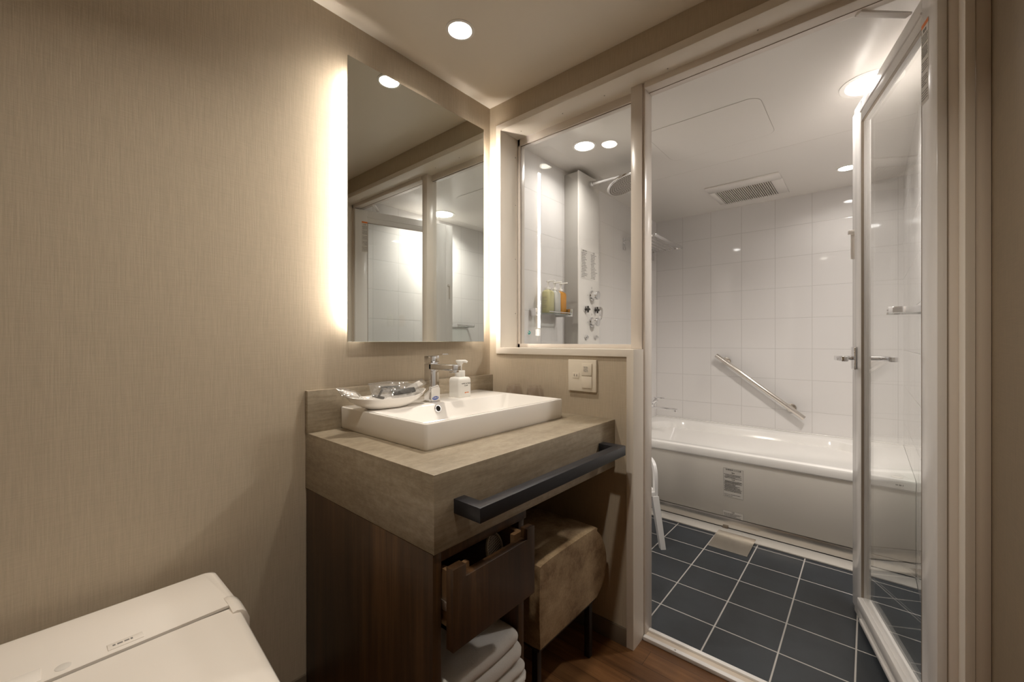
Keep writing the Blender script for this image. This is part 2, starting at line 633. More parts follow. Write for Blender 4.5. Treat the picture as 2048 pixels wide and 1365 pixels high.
# ================================================================== SETTING
T = 0.08
structure(G().box(XC - T, 1.432, YD - T, YA + T, -0.05, 0).done('floor', 'plank_floor'))
structure(G().box(1.432, XK + T, YR - T, YL + T, -0.06, 0).done('floor_bath', 'tile_floor'))
structure(G().box(XC - T, XB + 0.114, YD - T, YA + T, ZC, ZC + 0.05).done('ceiling', 'ceiling_paint'))
structure(G().box(1.48, XK + T, YR - T, YL + T, ZB, ZB + 0.05).done('ceiling_bath', 'bath_ceiling'))
structure(G().box(XC - T, XB, YA, YA + T, 0, ZC).done('wall_left', 'wallpaper'))
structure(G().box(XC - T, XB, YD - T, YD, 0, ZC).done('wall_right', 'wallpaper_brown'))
structure(G().box(XC - T, XC, YD - T, YA + T, 0, ZC).done('wall_back', 'wallpaper'))
g = G()
g.box(XB, 1.478, YD - T, YA + T, 2.033, ZC)                  # above the opening
g.box(XB, 1.478, 1.26, YA + T, 0, 2.033)                     # left of the window
g.box(XB, 1.478, 0.638, 1.26, 0, 1.019)                      # below the window
g.box(XB, 1.478, YD - T, -0.178, 0, 2.033)                   # right of the door
structure(g.done('wall_front', 'wallpaper'))
structure(G().box(1.515, XK, YL, YL + T, 0, ZB).done('wall_bath_left', 'tile_side'))
structure(G().box(1.515, XK, YR - T, YR, 0, ZB).done('wall_bath_right', 'tile_side'))
structure(G().box(XK, XK + T, YR - T, YL + T, 0, ZB).done('wall_bath_back', 'tile_back'))
g = G()
g.box(1.478, 1.515, 1.232, YL + T, 0, ZB)
g.box(1.478, 1.515, 0.662, 1.235, 0, 1.043)
g.box(1.478, 1.515, YR - T, 1.235, 2.007, ZB)
g.box(1.478, 1.515, YR - T, YR, 0, 2.007)
structure(g.done('wall_bath_front', 'alu_bright'))
structure(G().box(XB - 0.008, XB, 0.64, YA, 0, 0.062, 0.0015).done('baseboard_front', 'baseboard'))
structure(G().box(XC, 0.549, YA - 0.008, YA, 0, 0.055, 0.0015).done('baseboard_left', 'baseboard'))
structure(G().box(XC, XB, YD, YD + 0.008, 0, 0.055, 0.0015).done('baseboard_right', 'baseboard'))

# painted casing round the window and doorway
g = G()
XF = 1.359
g.prism([(-.181, 0), (-.181, 2.035), (1.262, 2.035), (1.262, 1.017), (0.640, 1.017), (0.640, 0), (0.614, 0), (0.614, 1.043),
         (1.235, 1.043), (1.235, 2.008), (-.165, 2.008), (-.165, 0)], XF, 1.444, 'x', 0.0015, front=True)
g.prism([(.662, 1.018), (1.261, 1.018), (1.261, 2.034), (-.180, 2.034), (-.180, 2.008), (1.235, 2.008), (1.235, 1.043), (.662, 1.043)], 1.444, 1.478, 'x')
trim = structure(g.done('trim_1', 'casing'), 'off-white painted casing around the window and shower doorway', 'casing')
structure(G().box(1.361, XB, -0.2045, -0.1812, 0, 2.035, 0.001).done('trim_5', 'casing_edge'), 'narrow painted strip between doorway casing and right wall', 'trim')
# tiny screw caps in the soffit
g = G()
for y in (1.17, 0.95, 0.76, 0.52, 0.25, 0.0):
    g.cyl((1.425, y, 2.0085), (1.425, y, 2.0065), 0.0022, seg=10)
for z in (1.20, 1.45, 1.70, 1.92):
    g.cyl((1.462, 1.2355, z), (1.462, 1.2335, z), 0.0022, seg=10)
g.done('screw_cap', 'rubber', trim)

# aluminium frame: post, header, right jamb and the fixed pane = window_1
win = struct_empty('window_1', (1.48, 0.93, 1.043), 'fixed clear glass pane between washroom and shower', 'window')
g = G()
g.box(1.444, 1.512, 0.620, 0.662, 1.0435, 2.0075, 0.001)
g.box(1.452, 1.512, 0.611, 0.621, 0, 2.0075, 0.001)
g.box(1.4445, 1.512, 0.620, 0.662, 0, 1.0435, 0.001)
g.box(1.478, 1.512, 0.662, 1.235, 1.043, 1.060, 0.001)
g.box(1.478, 1.512, 0.662, 1.235, 1.976, 2.008, 0.001)
g.box(1.478, 1.512, 1.221, 1.235, 1.043, 2.008, 0.001)
g.done('window_frame', 'alu_white', win)
g = G()
g.box(1.484, 1.4855, 0.662, 1.221, 1.973, 1.9765)
g.box(1.484, 1.4855, 1.2185, 1.2215, 1.060, 1.976)
g.done('gasket', 'alu_dark', win)
G().box(XG - 0.003, XG + 0.003, 0.660, 1.2215, 1.0595, 1.9765).done('pane', 'pane_glass', win)
# teal sticker on the pane
g = G()
stM = frame_M((XG - 0.0032, 1.174, 1.111), (0, -1, 0), (0, 0, 1))
def arc_poly(r0, r1, a0, a1, n=16):
    P = [(r1 * math.cos(math.radians(a0 + (a1 - a0) * k / n)), r1 * math.sin(math.radians(a0 + (a1 - a0) * k / n))) for k in range(n + 1)]
    P += [(r0 * math.cos(math.radians(a1 + (a0 - a1) * k / n)), r0 * math.sin(math.radians(a1 + (a0 - a1) * k / n))) for k in range(n + 1)]
    return P
g.prism(arc_poly(0.0035, 0.0085, -140, 110), 0, 0.0002, 'z', M=stM)
g.prism(arc_poly(0.0001, 0.0024, 0, 359), 0, 0.0002, 'z', M=stM @ Matrix.Translation((-0.004, 0, 0)))
g.done('safety_mark', 'teal_ink', win)

# door frame = trim_2
g = G()
g.box(1.444, 1.512, -0.165, 0.611, 1.986, 2.0085, 0.001)
g.box(1.444, 1.512, -0.1655, -0.146, 0, 2.0085, 0.001)
g.box(1.480, 1.512, -0.147, -0.134, 0, 1.99, 0.001)
t2 = structure(g.done('trim_2', 'alu_white'), 'white aluminium frame lining the shower doorway', 'door frame')
g = G()
g.box(1.485, 1.4865, -0.134, 0.611, 1.9845, 1.9865)
g.box(1.443, 1.4445, -0.148, -0.1455, 0, 1.99)
g.done('gasket', 'alu_dark', t2)
# threshold = trim_3
g = G()
g.box(1.432, 1.449, -0.146, 0.611, 0, 0.013, 0.0012)
g.box(1.478, 1.4945, -0.146, 0.611, 0, 0.013, 0.0012)
t3 = structure(g.done('trim_3', 'alu_bright'), 'white threshold strip between wood floor and bath tiles', 'threshold')
G().box(1.448, 1.479, -0.146, 0.611, 0, 0.006).done('channel', 'casing_edge', t3)
g = G()
for y in (0.50, 0.12):
    g.cyl((1.4405, y, 0.0128), (1.4405, y, 0.0136), 0.003, seg=12)
g.done('screw', 'rubber', t3)

# ------------------------------------------------------------------ glass door, standing open into the bath
DH = Vector((1.447, -0.129, 0))
DD = Vector((1, 0.253, 0)).normalized()
DN = Vector((-DD.y, DD.x, 0))                # outer face normal (towards the camera side)
DM = Matrix(((DD.x, DN.x, 0, DH.x), (DD.y, DN.y, 0, DH.y), (0, 0, 1, 0), (0, 0, 0, 1)))   # local: x along, y out, z up
LEN = 0.745
k_ = 1.0 / DD.x
door = struct_empty('door_1', DH, 'white framed clear glass shower door standing open into the bath', 'door')
g = G()
g.box(0, 0.083 * k_, -0.030, 0.0, 0.014, 1.980, 0.003, M=DM)
g.done('hinge_stile', 'alu_bright', door)
g = G()
x2 = (2.03 - DH.x) * k_
x3 = (2.112 - DH.x) * k_
g.box(x2, x3, -0.030, 0.0, 0.014, 1.980, 0.003, M=DM)
g.box(x3, LEN, -0.024, -0.008, 0.014, 1.980, 0.002, M=DM)
g.done('latch_stile', 'alu_bright', door)
g = G()
g.box(0.08 * k_, x2 + .002, -0.028, -0.001, 1.896, 1.979, 0.003, M=DM)
g.box(0.08 * k_, x2 + .002, -0.010, 0.004, 1.931, 1.9375, 0.001, M=DM)
g.done('top_rail', 'alu_bright', door)
g = G()
g.box(0.08 * k_, x2 + .002, -0.028, -0.001, 0.016, 0.112, 0.003, M=DM)
g.box(0.08 * k_, x2 + .002, -0.004, 0.006, 0.016, 0.030, 0.002, M=DM)
g.box(0.08 * k_, x2 + .002, -0.004, 0.012, 0.070, 0.110, 0.004, M=DM)
g.done('bottom_rail', 'alu_bright', door)
g = G()
g.box(0.082 * k_, 0.0855 * k_, -0.008, -0.0002, 0.112, 1.896, M=DM)
g.box(x2 - 0.003, x2, -0.008, -0.0002, 0.112, 1.896, M=DM)
g.box(0.083 * k_, x2, -0.008, -0.0002, 1.8935, 1.8965, M=DM)
g.done('gasket', 'alu_dark', door)
G().box(0.080 * k_, x2 + 0.004, -0.018, -0.012, 0.108, 1.900, M=DM).done('pane', 'pane_glass', door)
# lever handles either side
def lever(sgn):
    g = G()
    hx, hz = 0.672, 1.006
    y0 = 0.0 if sgn > 0 else -0.030
    g.box(hx - 0.022, hx + 0.022, y0, y0 + sgn * 0.010, hz - 0.045, hz + 0.045, 0.006, 3, M=DM)
    hp = g.done('door_handle', 'chrome', door)
    g = G()
    g.cyl(DM @ Vector((hx, y0 + sgn * 0.008, hz)), DM @ Vector((hx, y0 + sgn * 0.05, hz)), 0.0085, seg=20)
    g.box(hx - 0.105, hx + 0.012, y0 + sgn * 0.044, y0 + sgn * 0.066, hz - 0.010, hz + 0.010, 0.004, 3, M=DM)
    g.done('lever', 'chrome', hp)
lever(1)
lever(-1)
# label on the hinge stile
g = G()
lx0, lx1 = 0.045, 0.084
g.box(lx0, lx1, 0.0, 0.0005, 1.690, 1.900, M=DM)
lab = g.done('warning_label', 'label_paper', door)
LM = frame_M(DM @ Vector((0, 0.0006, 0)), -DD, (0, 0, 1))
g = G()
g.box(-lx1, -lx0, 1.889, 1.900, 0, 0.0003, M=LM)
g.done('orange_header', 'orange_ink', lab)
g = G()
rn = random.Random(3)
text_geo(g, '警告', 0.010, DM @ Vector(((lx0 + lx1) / 2, 0.0008, 1.878)), -DD, (0, 0, 1))
for (a, b_, rows) in ((1.845, 1.870, 5), (1.81, 1.84, 6), (1.775, 1.80, 4), (1.735, 1.765, 5), (1.698, 1.725, 4)):
    glyph_lines(g, LM, -lx1 + 0.002, -lx0 - 0.002, a, b_, rows, 0.0026, rn)
g.done('print', 'ink_soft', lab)
# stay arm between the header and the door
a0 = Vector((1.500, 0.02, 1.984))
a1 = Vector((1.60, -0.088, 1.984))
d_ = (a1 - a0).normalized()
sM = frame_M(a0, d_, Vector((-d_.y, d_.x, 0)))
G().box(0, (a1 - a0).length, -0.010, 0.010, -0.003, 0.003, 0.001, M=sM).done('door_stay', 'alu_bright', door)
# small latch hook on the stile
g = G()
g.box(0.700, 0.716, -0.008, 0.014, 1.498, 1.514, 0.002, M=DM)
g.box(0.712, 0.720, -0.008, 0.004, 1.400, 1.500, 0.001, M=DM)
g.done('child_latch', 'white_plastic', door)

# ================================================================== CEILING LAMPS
def downlight(x, y, z, r, glow, label, group=None):
    t = thing('downlight', (x, y, z), label, 'downlight', group)
    M = Matrix.Translation((x, y, z))
    # recessed trim ring with flange and sloped reflector
    G().lathe([(r * 1.22, 0.0), (r * 1.22, -0.002), (r * 1.0, -0.003), (r * 0.97, -0.001), (r * 0.97, 0.0)], M).done('trim_ring', 'frosted_lens', t)
    G().lathe([(0, -0.0005), (r * 0.96, -0.0005), (r * 0.96, -0.0012), (0, -0.0012)], M).done('lens', glow, t)
    return t
downlight(0.953, 1.051, ZC, 0.040, 'lamp_glow', 'small round downlight in the beige washroom ceiling above the basin')
downlight(0.28, 0.42, ZC, 0.040, 'lamp_glow', 'round downlight in the washroom ceiling near the toilet')
downlight(1.85, 1.10, ZB, 0.050, 'bath_lamp_glow', 'round downlight in the white bath ceiling above the shower')
downlight(2.12, -0.01, ZB, 0.080, 'bath_lamp_glow', 'large glaring ceiling light behind the open shower door')
downlight(3.07, 0.09, ZB, 0.040, 'bath_lamp_glow', 'small downlight in the bath ceiling above the bathtub end')

# bath ceiling hatch and joints
hx0, hx1, hy0, hy1 = 1.93, 2.332, 0.335, 0.82
g = G()
g.prism(rrect((hx0 + hx1) / 2, (hy0 + hy1) / 2, (hx1 - hx0) / 2, (hy1 - hy0) / 2, 0.05), ZB - 0.0012, ZB, 'z')
hat = tag(g.done('ceiling_hatch', 'bath_ceiling'), 'flush white access panel with rounded corners in the bath ceiling', 'access panel')
g = G()
P1 = rrect((hx0 + hx1) / 2, (hy0 + hy1) / 2, (hx1 - hx0) / 2 + 0.002, (hy1 - hy0) / 2 + 0.002, 0.052)
P0 = rrect((hx0 + hx1) / 2, (hy0 + hy1) / 2, (hx1 - hx0) / 2, (hy1 - hy0) / 2, 0.05)
for k in range(len(P0)):
    k2 = (k + 1) % len(P0)
    g.quad((*P0[k], ZB - 0.0006), (*P0[k2], ZB - 0.0006), (*P1[k2], ZB - 0.0006), (*P1[k], ZB - 0.0006))
g.done('seam', 'rubber', hat, smooth=0)
structure(G().box(2.530, 2.532, YR, YL, ZB - 0.0004, ZB + 0.001).done('trim_4', 'apron'), 'fine joint across the white bath ceiling', 'ceiling joint')
# extractor grille
vt = thing('extractor_vent', (3.09, 0.60, ZB), 'white rectangular extractor vent with fine slats in the bath ceiling', 'vent')
g = G()
vx0, vx1, vy0, vy1 = 2.875, 3.30, 0.395, 0.81
gx0, gx1, gy0, gy1 = 2.988, 3.28, 0.455, 0.775
zt, zb = ZB, ZB - 0.010
g.box(vx0, gx0, vy0, vy1, zb, zt, 0.003)
g.box(gx1, vx1, vy0, vy1, zb, zt, 0.003)
g.box(gx0 - .002, gx1 + .002, vy0, gy0, zb, zt, 0.003)
g.box(gx0 - .002, gx1 + .002, gy1, vy1, zb, zt, 0.003)
g.done('cover', 'bath_ceiling', vt)
G().box(gx0, gx1, gy0, gy1, ZB - 0.0015, ZB - 0.0005).done('backing', 'baseboard', vt)
g = G()
n = 26
for k in range(n):
    y = gy0 + (gy1 - gy0) * (k + 0.5) / n
    g.box(gx0, gx1, y - 0.0036, y + 0.0036, ZB - 0.0095, ZB - 0.003)
g.done('slats', 'apron', vt)

# ================================================================== VANITY
g = G()
g.box(0.549, XB - 0.001, 0.686, YA - 0.0005, 0.624, 0.792, 0.0015)
ctr = tag(g.done('vanity_counter', 'stone'), 'thick beige stone-look vanity counter carrying the white basin', 'counter')
G().box(0.5475, XB - 0.001, 1.286, YA - 0.0005, 0.7915, 0.921, 0.0012).done('backsplash', 'stone', ctr)

# towel bar
g = G()
yb = 0.604
g.prism([(.603, .6861), (.603, yb), (1.278, yb), (1.278, .6861), (1.247, .6861), (1.247, yb + .031), (.634, yb + .031), (.634, .6861)], 0.696, 0.728, 'z', 0.0012)
tag(g.done('towel_bar', 'black_metal'), 'charcoal square metal towel bar across the front of the counter', 'towel bar')

# washbasin: open box with sloped bowl
bx0, bx1, by0, by1, bz0, bz1 = 0.650, 1.270, 0.845, 1.286, 0.7925, 0.862
def ring(x0, x1, y0, y1, z, r, n=5):
    return [(x, y, z) for x, y in rrect((x0 + x1) / 2, (y0 + y1) / 2, (x1 - x0) / 2, (y1 - y0) / 2, r, n)]
g = G()
rings = [ring(bx0 + 0.004, bx1 - 0.004, by0 + 0.004, by1 - 0.001, bz0, 0.006),
         ring(bx0 + 0.001, bx1 - 0.001, by0 + 0.001, by1 - 0.001, bz0 + 0.006, 0.008),
         ring(bx0, bx1, by0, by1, bz1 - 0.004, 0.009),
         ring(bx0 + 0.0012, bx1 - 0.0012, by0 + 0.0012, by1 - 0.0012, bz1 - 0.0012, 0.008),
         ring(bx0 + 0.004, bx1 - 0.004, by0 + 0.004, by1 - 0.004, bz1, 0.007),
         ring(bx0 + 0.010, bx1 - 0.010, by0 + 0.010, 1.106, bz1, 0.008),
         ring(bx0 + 0.0135, bx1 - 0.0135, by0 + 0.0135, 1.1015, bz1 - 0.003, 0.010),
         ring(bx0 + 0.028, bx1 - 0.045, by0 + 0.022, 1.086, bz1 - 0.045, 0.016),
         ring(bx0 + 0.05, bx1 - 0.075, by0 + 0.040, 1.070, bz1 - 0.060, 0.03),
         ring(bx0 + 0.28, bx1 - 0.28, by0 + 0.12, 0.98, bz1 - 0.065, 0.02)]
g.loft(rings)
sink = tag(g.done('washbasin', 'ceramic', smooth=40), 'white rectangular ceramic washbasin set on the stone counter', 'washbasin')
on = Vector((0, -0.94, 0.34)).normalized()
oc = Vector((0.893, 1.0955, 0.845))
Mo = Matrix.Translation(oc) @ on.to_track_quat('Z', 'Y').to_matrix().to_4x4()
ov = G().lathe([(0.0135, -0.002), (0.0135, 0.001), (0.012, 0.003), (0.0095, 0.003), (0.0085, 0.0), (0.0085, -0.006)], Mo, 28).done('overflow_ring', 'chrome', sink)
G().lathe([(0, 0.0003), (0.0085, 0.0003)], Mo, 28).done('overflow_hole', 'dark_gap', ov)
G().lathe([(0, 0.004), (0.018, 0.004), (0.022, 0.001), (0.022, -0.002)], Matrix.Translation((0.96, 0.915, 0.798))).done('drain_plug', 'chrome', sink)

# faucet
fz = 0.862
fx0, fx1, fy0, fy1 = 0.893, 0.930, 1.133, 1.170
fau = thing('basin_faucet', ((fx0 + fx1) / 2, (fy0 + fy1) / 2, fz), 'square chrome single-lever faucet standing on the back rim of the basin', 'faucet')
g = G()
g.box(fx0 - 0.003, fx1 + 0.003, fy0 - 0.003, fy1 + 0.003, fz, fz + 0.003, 0.001)
g.box(fx0, fx1, fy0, fy1, fz, 0.994, 0.0015)
g.box(fx0, fx1, 1.021, fy0 + 0.01, 0.975, 0.994, 0.0012)
g.box(fx0 + 0.004, fx1 - 0.004, 1.026, 1.044, 0.968, 0.976, 0.001)
g.done('body', 'chrome', fau)
g = G()
g.box(fx0 + 0.004, fx1 - 0.004, fy0 + 0.004, fy1 - 0.004, 0.993, 0.999)
g.box(fx0, fx1, fy0, fy1, 0.998, 1.0205, 0.0015)
g.prism([(fy0 + 0.018, 1.0175), (fy0 + 0.018, 1.0215), (fy0 - 0.055, 1.030), (fy0 - 0.055, 1.027)], fx0 + 0.006, fx1 - 0.006, 'x')
g.done('lever', 'chrome', fau)
# paper tag on the faucet column
g = G()
g.prism([(fx0 + 0.001, fz + 0.004), (fx1 + 0.001, fz + 0.004), (fx1 + 0.001, fz + 0.046), (fx1 - 0.004, fz + 0.054), (fx0 + 0.003, fz + 0.050), (fx0 + 0.001, fz + 0.045)], fy0 - 0.0022, fy0 - 0.0012, 'y')
pt = tag(g.done('paper_tag', 'paper'), 'white paper tag with blue oval hung on the faucet column', 'tag')
M = frame_M(((fx0 + fx1) / 2, fy0 - 0.0023, fz + 0.014), (1, 0, 0), (0, 0, 1))
g = G()
g.prism([(0.0135 * math.cos(a * math.pi / 16), 0.0062 * math.sin(a * math.pi / 16)) for a in range(32)], 0, 0.0003, 'z', M=M @ Matrix.Rotation(0.08, 4, 'Z'))
bo = g.done('oval_print', 'blue_ink', pt)
g = G()
text_geo(g, '消毒済', 0.0072, M @ Vector((0, 0.0002, 0.0006)), (1, 0, 0.08), (0, 0, 1))
g.done('oval_lettering', 'paper', bo)

# soap dispenser
sx, sy = 1.061, 1.171
soap = thing('soap_dispenser', (sx, sy, fz), 'white square foam soap dispenser beside the faucet', 'soap dispenser')
g = G()
h = 0.031
rs = []
for z, k in ((0, .95), (0.003, 1.0), (0.060, 1.0), (0.068, .97), (0.0735, .86), (0.0755, .62)):
    rs.append([(x, y, fz + z) for x, y in rrect(sx, sy, h * k, h * k, 0.009 * k, 5)])
g.loft(rs)
g.done('bottle', 'soap_bottle', soap, smooth=50)
g = G()
g.cyl((sx, sy, fz + 0.074), (sx, sy, fz + 0.099), 0.0195, seg=36, bev=0.0015)
g.done('collar', 'soap_bottle', soap)
g = G()
g.lathe([(0.0075, fz + 0.098), (0.0068, fz + 0.110), (0.009, fz + 0.122), (0.0145, fz + 0.130), (0.016, fz + 0.135), (0.0145, fz + 0.1385), (0, fz + 0.1395)], Matrix.Translation((sx, sy, 0)))
dv = Vector((0.75, -0.66, 0)).normalized()
g.tube([Vector((sx, sy, fz + 0.1335)) + dv * 0.005, Vector((sx, sy, fz + 0.134)) + dv * 0.020, Vector((sx, sy, fz + 0.130)) + dv * 0.028], [0.006, 0.0055, 0.0045])
g.done('pump', 'soap_bottle', soap)
g = G()
text_geo(g, 'HAND & FACE', 0.0070, (sx + 0.003, sy - h - 0.0003, fz + 0.052), (1, 0, 0), (0, 0, 1))
text_geo(g, 'SOAP', 0.0070, (sx + 0.003, sy - h - 0.0003, fz + 0.044), (1, 0, 0), (0, 0, 1))
g.done('lettering', 'ink', soap)
g = G()
glyph_lines(g, frame_M((sx + 0.006, sy - h - 0.0003, fz + 0.018), (1, 0, 0), (0, 0, 1)), -0.010, 0.010, -0.0025, 0.0025, 1, 0.004, random.Random(5), 1.0)
g.done('orange_lettering', 'orange_ink', soap)

# amenity tray (boat-shaped dish)
tc = Vector((0.742, 1.155, 0.8625))
ta = math.radians(-4)
def tray_rings():
    out = []
    for (z, kl, kw) in ((0.0, 0.50, 0.50), (0.003, 0.56, 0.58), (0.012, 0.76, 0.80), (0.024, 0.93, 0.95), (0.034, 1.0, 1.0), (0.0345, 0.98, 0.97), (0.025, 0.90, 0.92), (0.012, 0.72, 0.76), (0.006, 0.5, 0.5)):
        r = []
        for k in range(48):
            a = 2 * math.pi * k / 48
            cx, sn = math.cos(a), math.sin(a)
            x = 0.135 * kl * math.copysign(abs(cx) ** 0.9, cx)
            y = 0.058 * kw * math.copysign(abs(sn) ** 1.15, sn)
            zz = z + (0.016 * max(0, cx) ** 3 + 0.010 * max(0, -cx) ** 3) * (z / 0.034)
            p = Vector((x, y, 0))
            p.rotate(Matrix.Rotation(ta, 3, 'Z'))
            r.append(tc + p + Vector((0, 0, zz)))
        out.append(r)
    return out
tag(G().loft(tray_rings()).done('amenity_tray', 'ceramic', smooth=60), 'white boat-shaped ceramic tray on the left end of the basin', 'tray')

def packet(name, c, L, W, rz, tilt, roll, label, inner, imat, lift=0.004):
    """crinkled clear sachet with something inside it"""
    rnd = random.Random(int(c[0] * 1000) + int(c[1] * 777))
    M = Matrix.Translation(c) @ Matrix.Rotation(rz, 4, 'Z') @ Matrix.Rotation(tilt, 4, 'Y') @ Matrix.Rotation(roll, 4, 'X')
    t = thing(name, c, label, 'sachet', 'wrapped amenities in the tray')
    nx, ny = 16, 8
    rings = []
    for i in range(nx + 1):
        u = -1 + 2 * i / nx
        env = max(0.03, (1 - abs(u) ** 4))
        r = []
        for j in range(ny * 2):
            a = math.pi * j / ny
            y = math.cos(a) * W / 2 * (0.94 + 0.06 * math.cos(3 * u))
            z = math.sin(a) * (lift + 0.003) * env
            z += (noise.noise(Vector((u * 4 + c[0] * 30, y * 90, j * 0.0))) * 0.0045)
            r.append(M @ Vector((u * L / 2, y, z)))
        rings.append(r)
    G().loft(rings).done('film', 'clear_plastic', t, smooth=25)
    g = G()
    inner(g, M)
    g.done('contents', imat, t)
    return t
def in_brush(g, M):
    g.box(-0.042, 0.036, -0.009, 0.008, -0.003, 0.004, 0.002, M=M)
    for k in range(16):
        g.box(-0.030 + k * 0.0036, -0.0285 + k * 0.0036, -0.012, 0.010, 0.0, 0.0015, M=M)
def in_razor(g, M):
    g.box(-0.030, 0.018, -0.0035, 0.0035, -0.002, 0.002, 0.001, M=M)
    g.box(0.016, 0.024, -0.018, 0.018, -0.003, 0.004, 0.001, M=M)
def in_comb(g, M):
    g.box(-0.036, 0.036, 0.004, 0.010, -0.001, 0.0015, 0.0005, M=M)
    for k in range(24):
        g.box(-0.035 + k * 0.003, -0.0338 + k * 0.003, -0.010, 0.005, -0.001, 0.001, M=M)
def in_white(g, M):
    g.box(-0.028, 0.028, -0.012, 0.012, -0.003, 0.004, 0.002, M=M)
packet('wrapped_hairbrush', (0.785, 1.128, 0.912), 0.105, 0.052, math.radians(-6), math.radians(-4), math.radians(50),
       'clear sachet with a black hairbrush, rightmost in the tray', in_brush, 'black_plastic', 0.006)
packet('wrapped_comb', (0.758, 1.165, 0.918), 0.150, 0.056, math.radians(2), 0.03, math.radians(58),
       'clear sachet with a black comb behind the hairbrush in the tray', in_comb, 'black_plastic', 0.005)
packet('wrapped_razor', (0.700, 1.135, 0.910), 0.075, 0.050, math.radians(75), math.radians(35), math.radians(20),
       'clear sachet with a black razor in the left half of the tray', in_razor, 'black_plastic', 0.006)
packet('wrapped_cotton', (0.622, 1.172, 0.914), 0.085, 0.046, math.radians(12), math.radians(16), math.radians(30),
       'clear sachet of white cotton sticking out over the left end of the tray', in_white, 'cotton', 0.006)
packet('wrapped_toothbrush', (0.838, 1.150, 0.920), 0.080, 0.034, math.radians(-8), math.radians(-24), math.radians(30),
       'clear sachet with white contents leaning on the right end of the tray', in_white, 'cotton', 0.004)

# tumblers, upside down on the counter
def tumbler(x, y):
    z0 = 0.7925
    g = G()
    prof = [(0.0375, 0.0), (0.0385, 0.001), (0.0385, 0.020), (0.0370, 0.060), (0.0325, 0.088), (0.026, 0.098), (0.024, 0.1035), (0.0, 0.1035)]
    inner = [(0.0, 0.0925), (0.023, 0.0915), (0.030, 0.084), (0.0348, 0.060), (0.0362, 0.020), (0.0362, 0.0005), (0.0375, 0.0)]
    g.lathe([(r, z) for r, z in prof] + inner, Matrix.Translation((x, y, z0)), 36)
    return g
tag(tumbler(1.316, 1.118).done('tumbler', 'tumbler_glass', smooth=60), 'upturned clear glass tumbler nearer the mirror wall behind the basin', 'glass', 'tumblers by the basin')
tag(tumbler(1.316, 1.008).done('tumbler', 'tumbler_glass', smooth=60), 'upturned clear glass tumbler nearer the wall switch behind the basin', 'glass', 'tumblers by the basin')

# switch and outlet plate
sp = thing('switch_plate', (XB, 0.818, 0.882), 'cream wall plate with socket and two rocker switches under the window', 'switch')
SM = frame_M((XB, 0.818, 0.942), (0, -1, 0), (0, 0, 1))
G().box(-0.061, 0.061, -0.060, 0.060, 0, 0.009, 0.002, 3, M=SM).done('plate', 'outlet', sp)
g = G()
g.box(0.001, 0.044, 0.001, 0.046, 0.008, 0.0135, 0.001, M=SM)
g.done('rocker', 'outlet', sp)
g = G()
g.box(0.001, 0.044, -0.046, -0.001, 0.008, 0.0125, 0.001, M=SM)
g.done('rocker', 'outlet', sp)
g = G()
g.box(-0.040, -0.012, -0.011, 0.011, 0.009, 0.0105, 0.0008, M=SM)
so = g.done('socket', 'outlet', sp)
g = G()
g.box(-0.0335, -0.0315, -0.004, 0.005, 0.0104, 0.0108, M=SM)
g.box(-0.0225, -0.0205, -0.004, 0.004, 0.0104, 0.0108, M=SM)
g.done('slot', 'ink', so)
g = G()
glyph_lines(g, SM @ Matrix.Translation((0, 0, 0.0135)), 0.010, 0.030, 0.014, 0.036, 5, 0.0025, random.Random(9))
g.done('switch_print', 'ink_soft', sp)

# mirror with LED back light
mt = thing('wall_mirror', (0.974, YA, 1.070), 'tall frameless backlit mirror on the wall above the basin', 'mirror')
mx0, mx1, mz0, mz1 = 0.664, 1.285, 1.070, 1.992
G().box(mx0, mx1, 1.264, 1.269, mz0, mz1, 0.0008, 1).done('mirror_glass', 'mirror', mt)
G().box(mx0 + 0.055, mx1 - 0.055, 1.2692, YA - 0.001, mz0 + 0.03, mz1 - 0.03).done('back_box', 'white_plastic', mt)
for x in (mx0 + 0.040, mx1 - 0.018):
    G().box(x - 0.008, x + 0.008, 1.2720, 1.286, 1.140, 1.938, 0.002).done('light_tube', 'led_glow', mt)
for x in (mx0 + 0.040, mx1 - 0.022):
    G().box(x - 0.019, x + 0.019, 1.2695, 1.304, 1.100, 1.134, 0.002).done('glowing_holder', 'holder_glow', mt)  # tube holder blocks, given emission so their reflection shows bright in the pane

# ================================================================== CABINET, DRAWER, TOWELS, STOOL
cb = thing('vanity_cabinet', (0.705, 1.0, 0), 'dark walnut open cabinet under the left end of the counter', 'cabinet')
g = G()
g.box(0.549, 0.572, 0.690, YA - 0.0095, 0, 0.6235, 0.001)
g.done('side_panel', 'walnut', cb)
G().box(0.842, 0.864, 0.700, YA - 0.0095, 0, 0.6235, 0.001).done('divider', 'walnut', cb)
G().box(0.572, 0.864, 0.692, 0.712, 0.600, 0.6235, 0.001).done('top_rail', 'walnut', cb)
G().box(0.572, 0.842, 0.705, YA - 0.0095, 0.060, 0.078, 0.001).done('bottom_shelf', 'walnut', cb)
G().box(0.572, 0.842, YA - 0.02, YA - 0.0095, 0.078, 0.600).done('back_panel', 'walnut', cb)
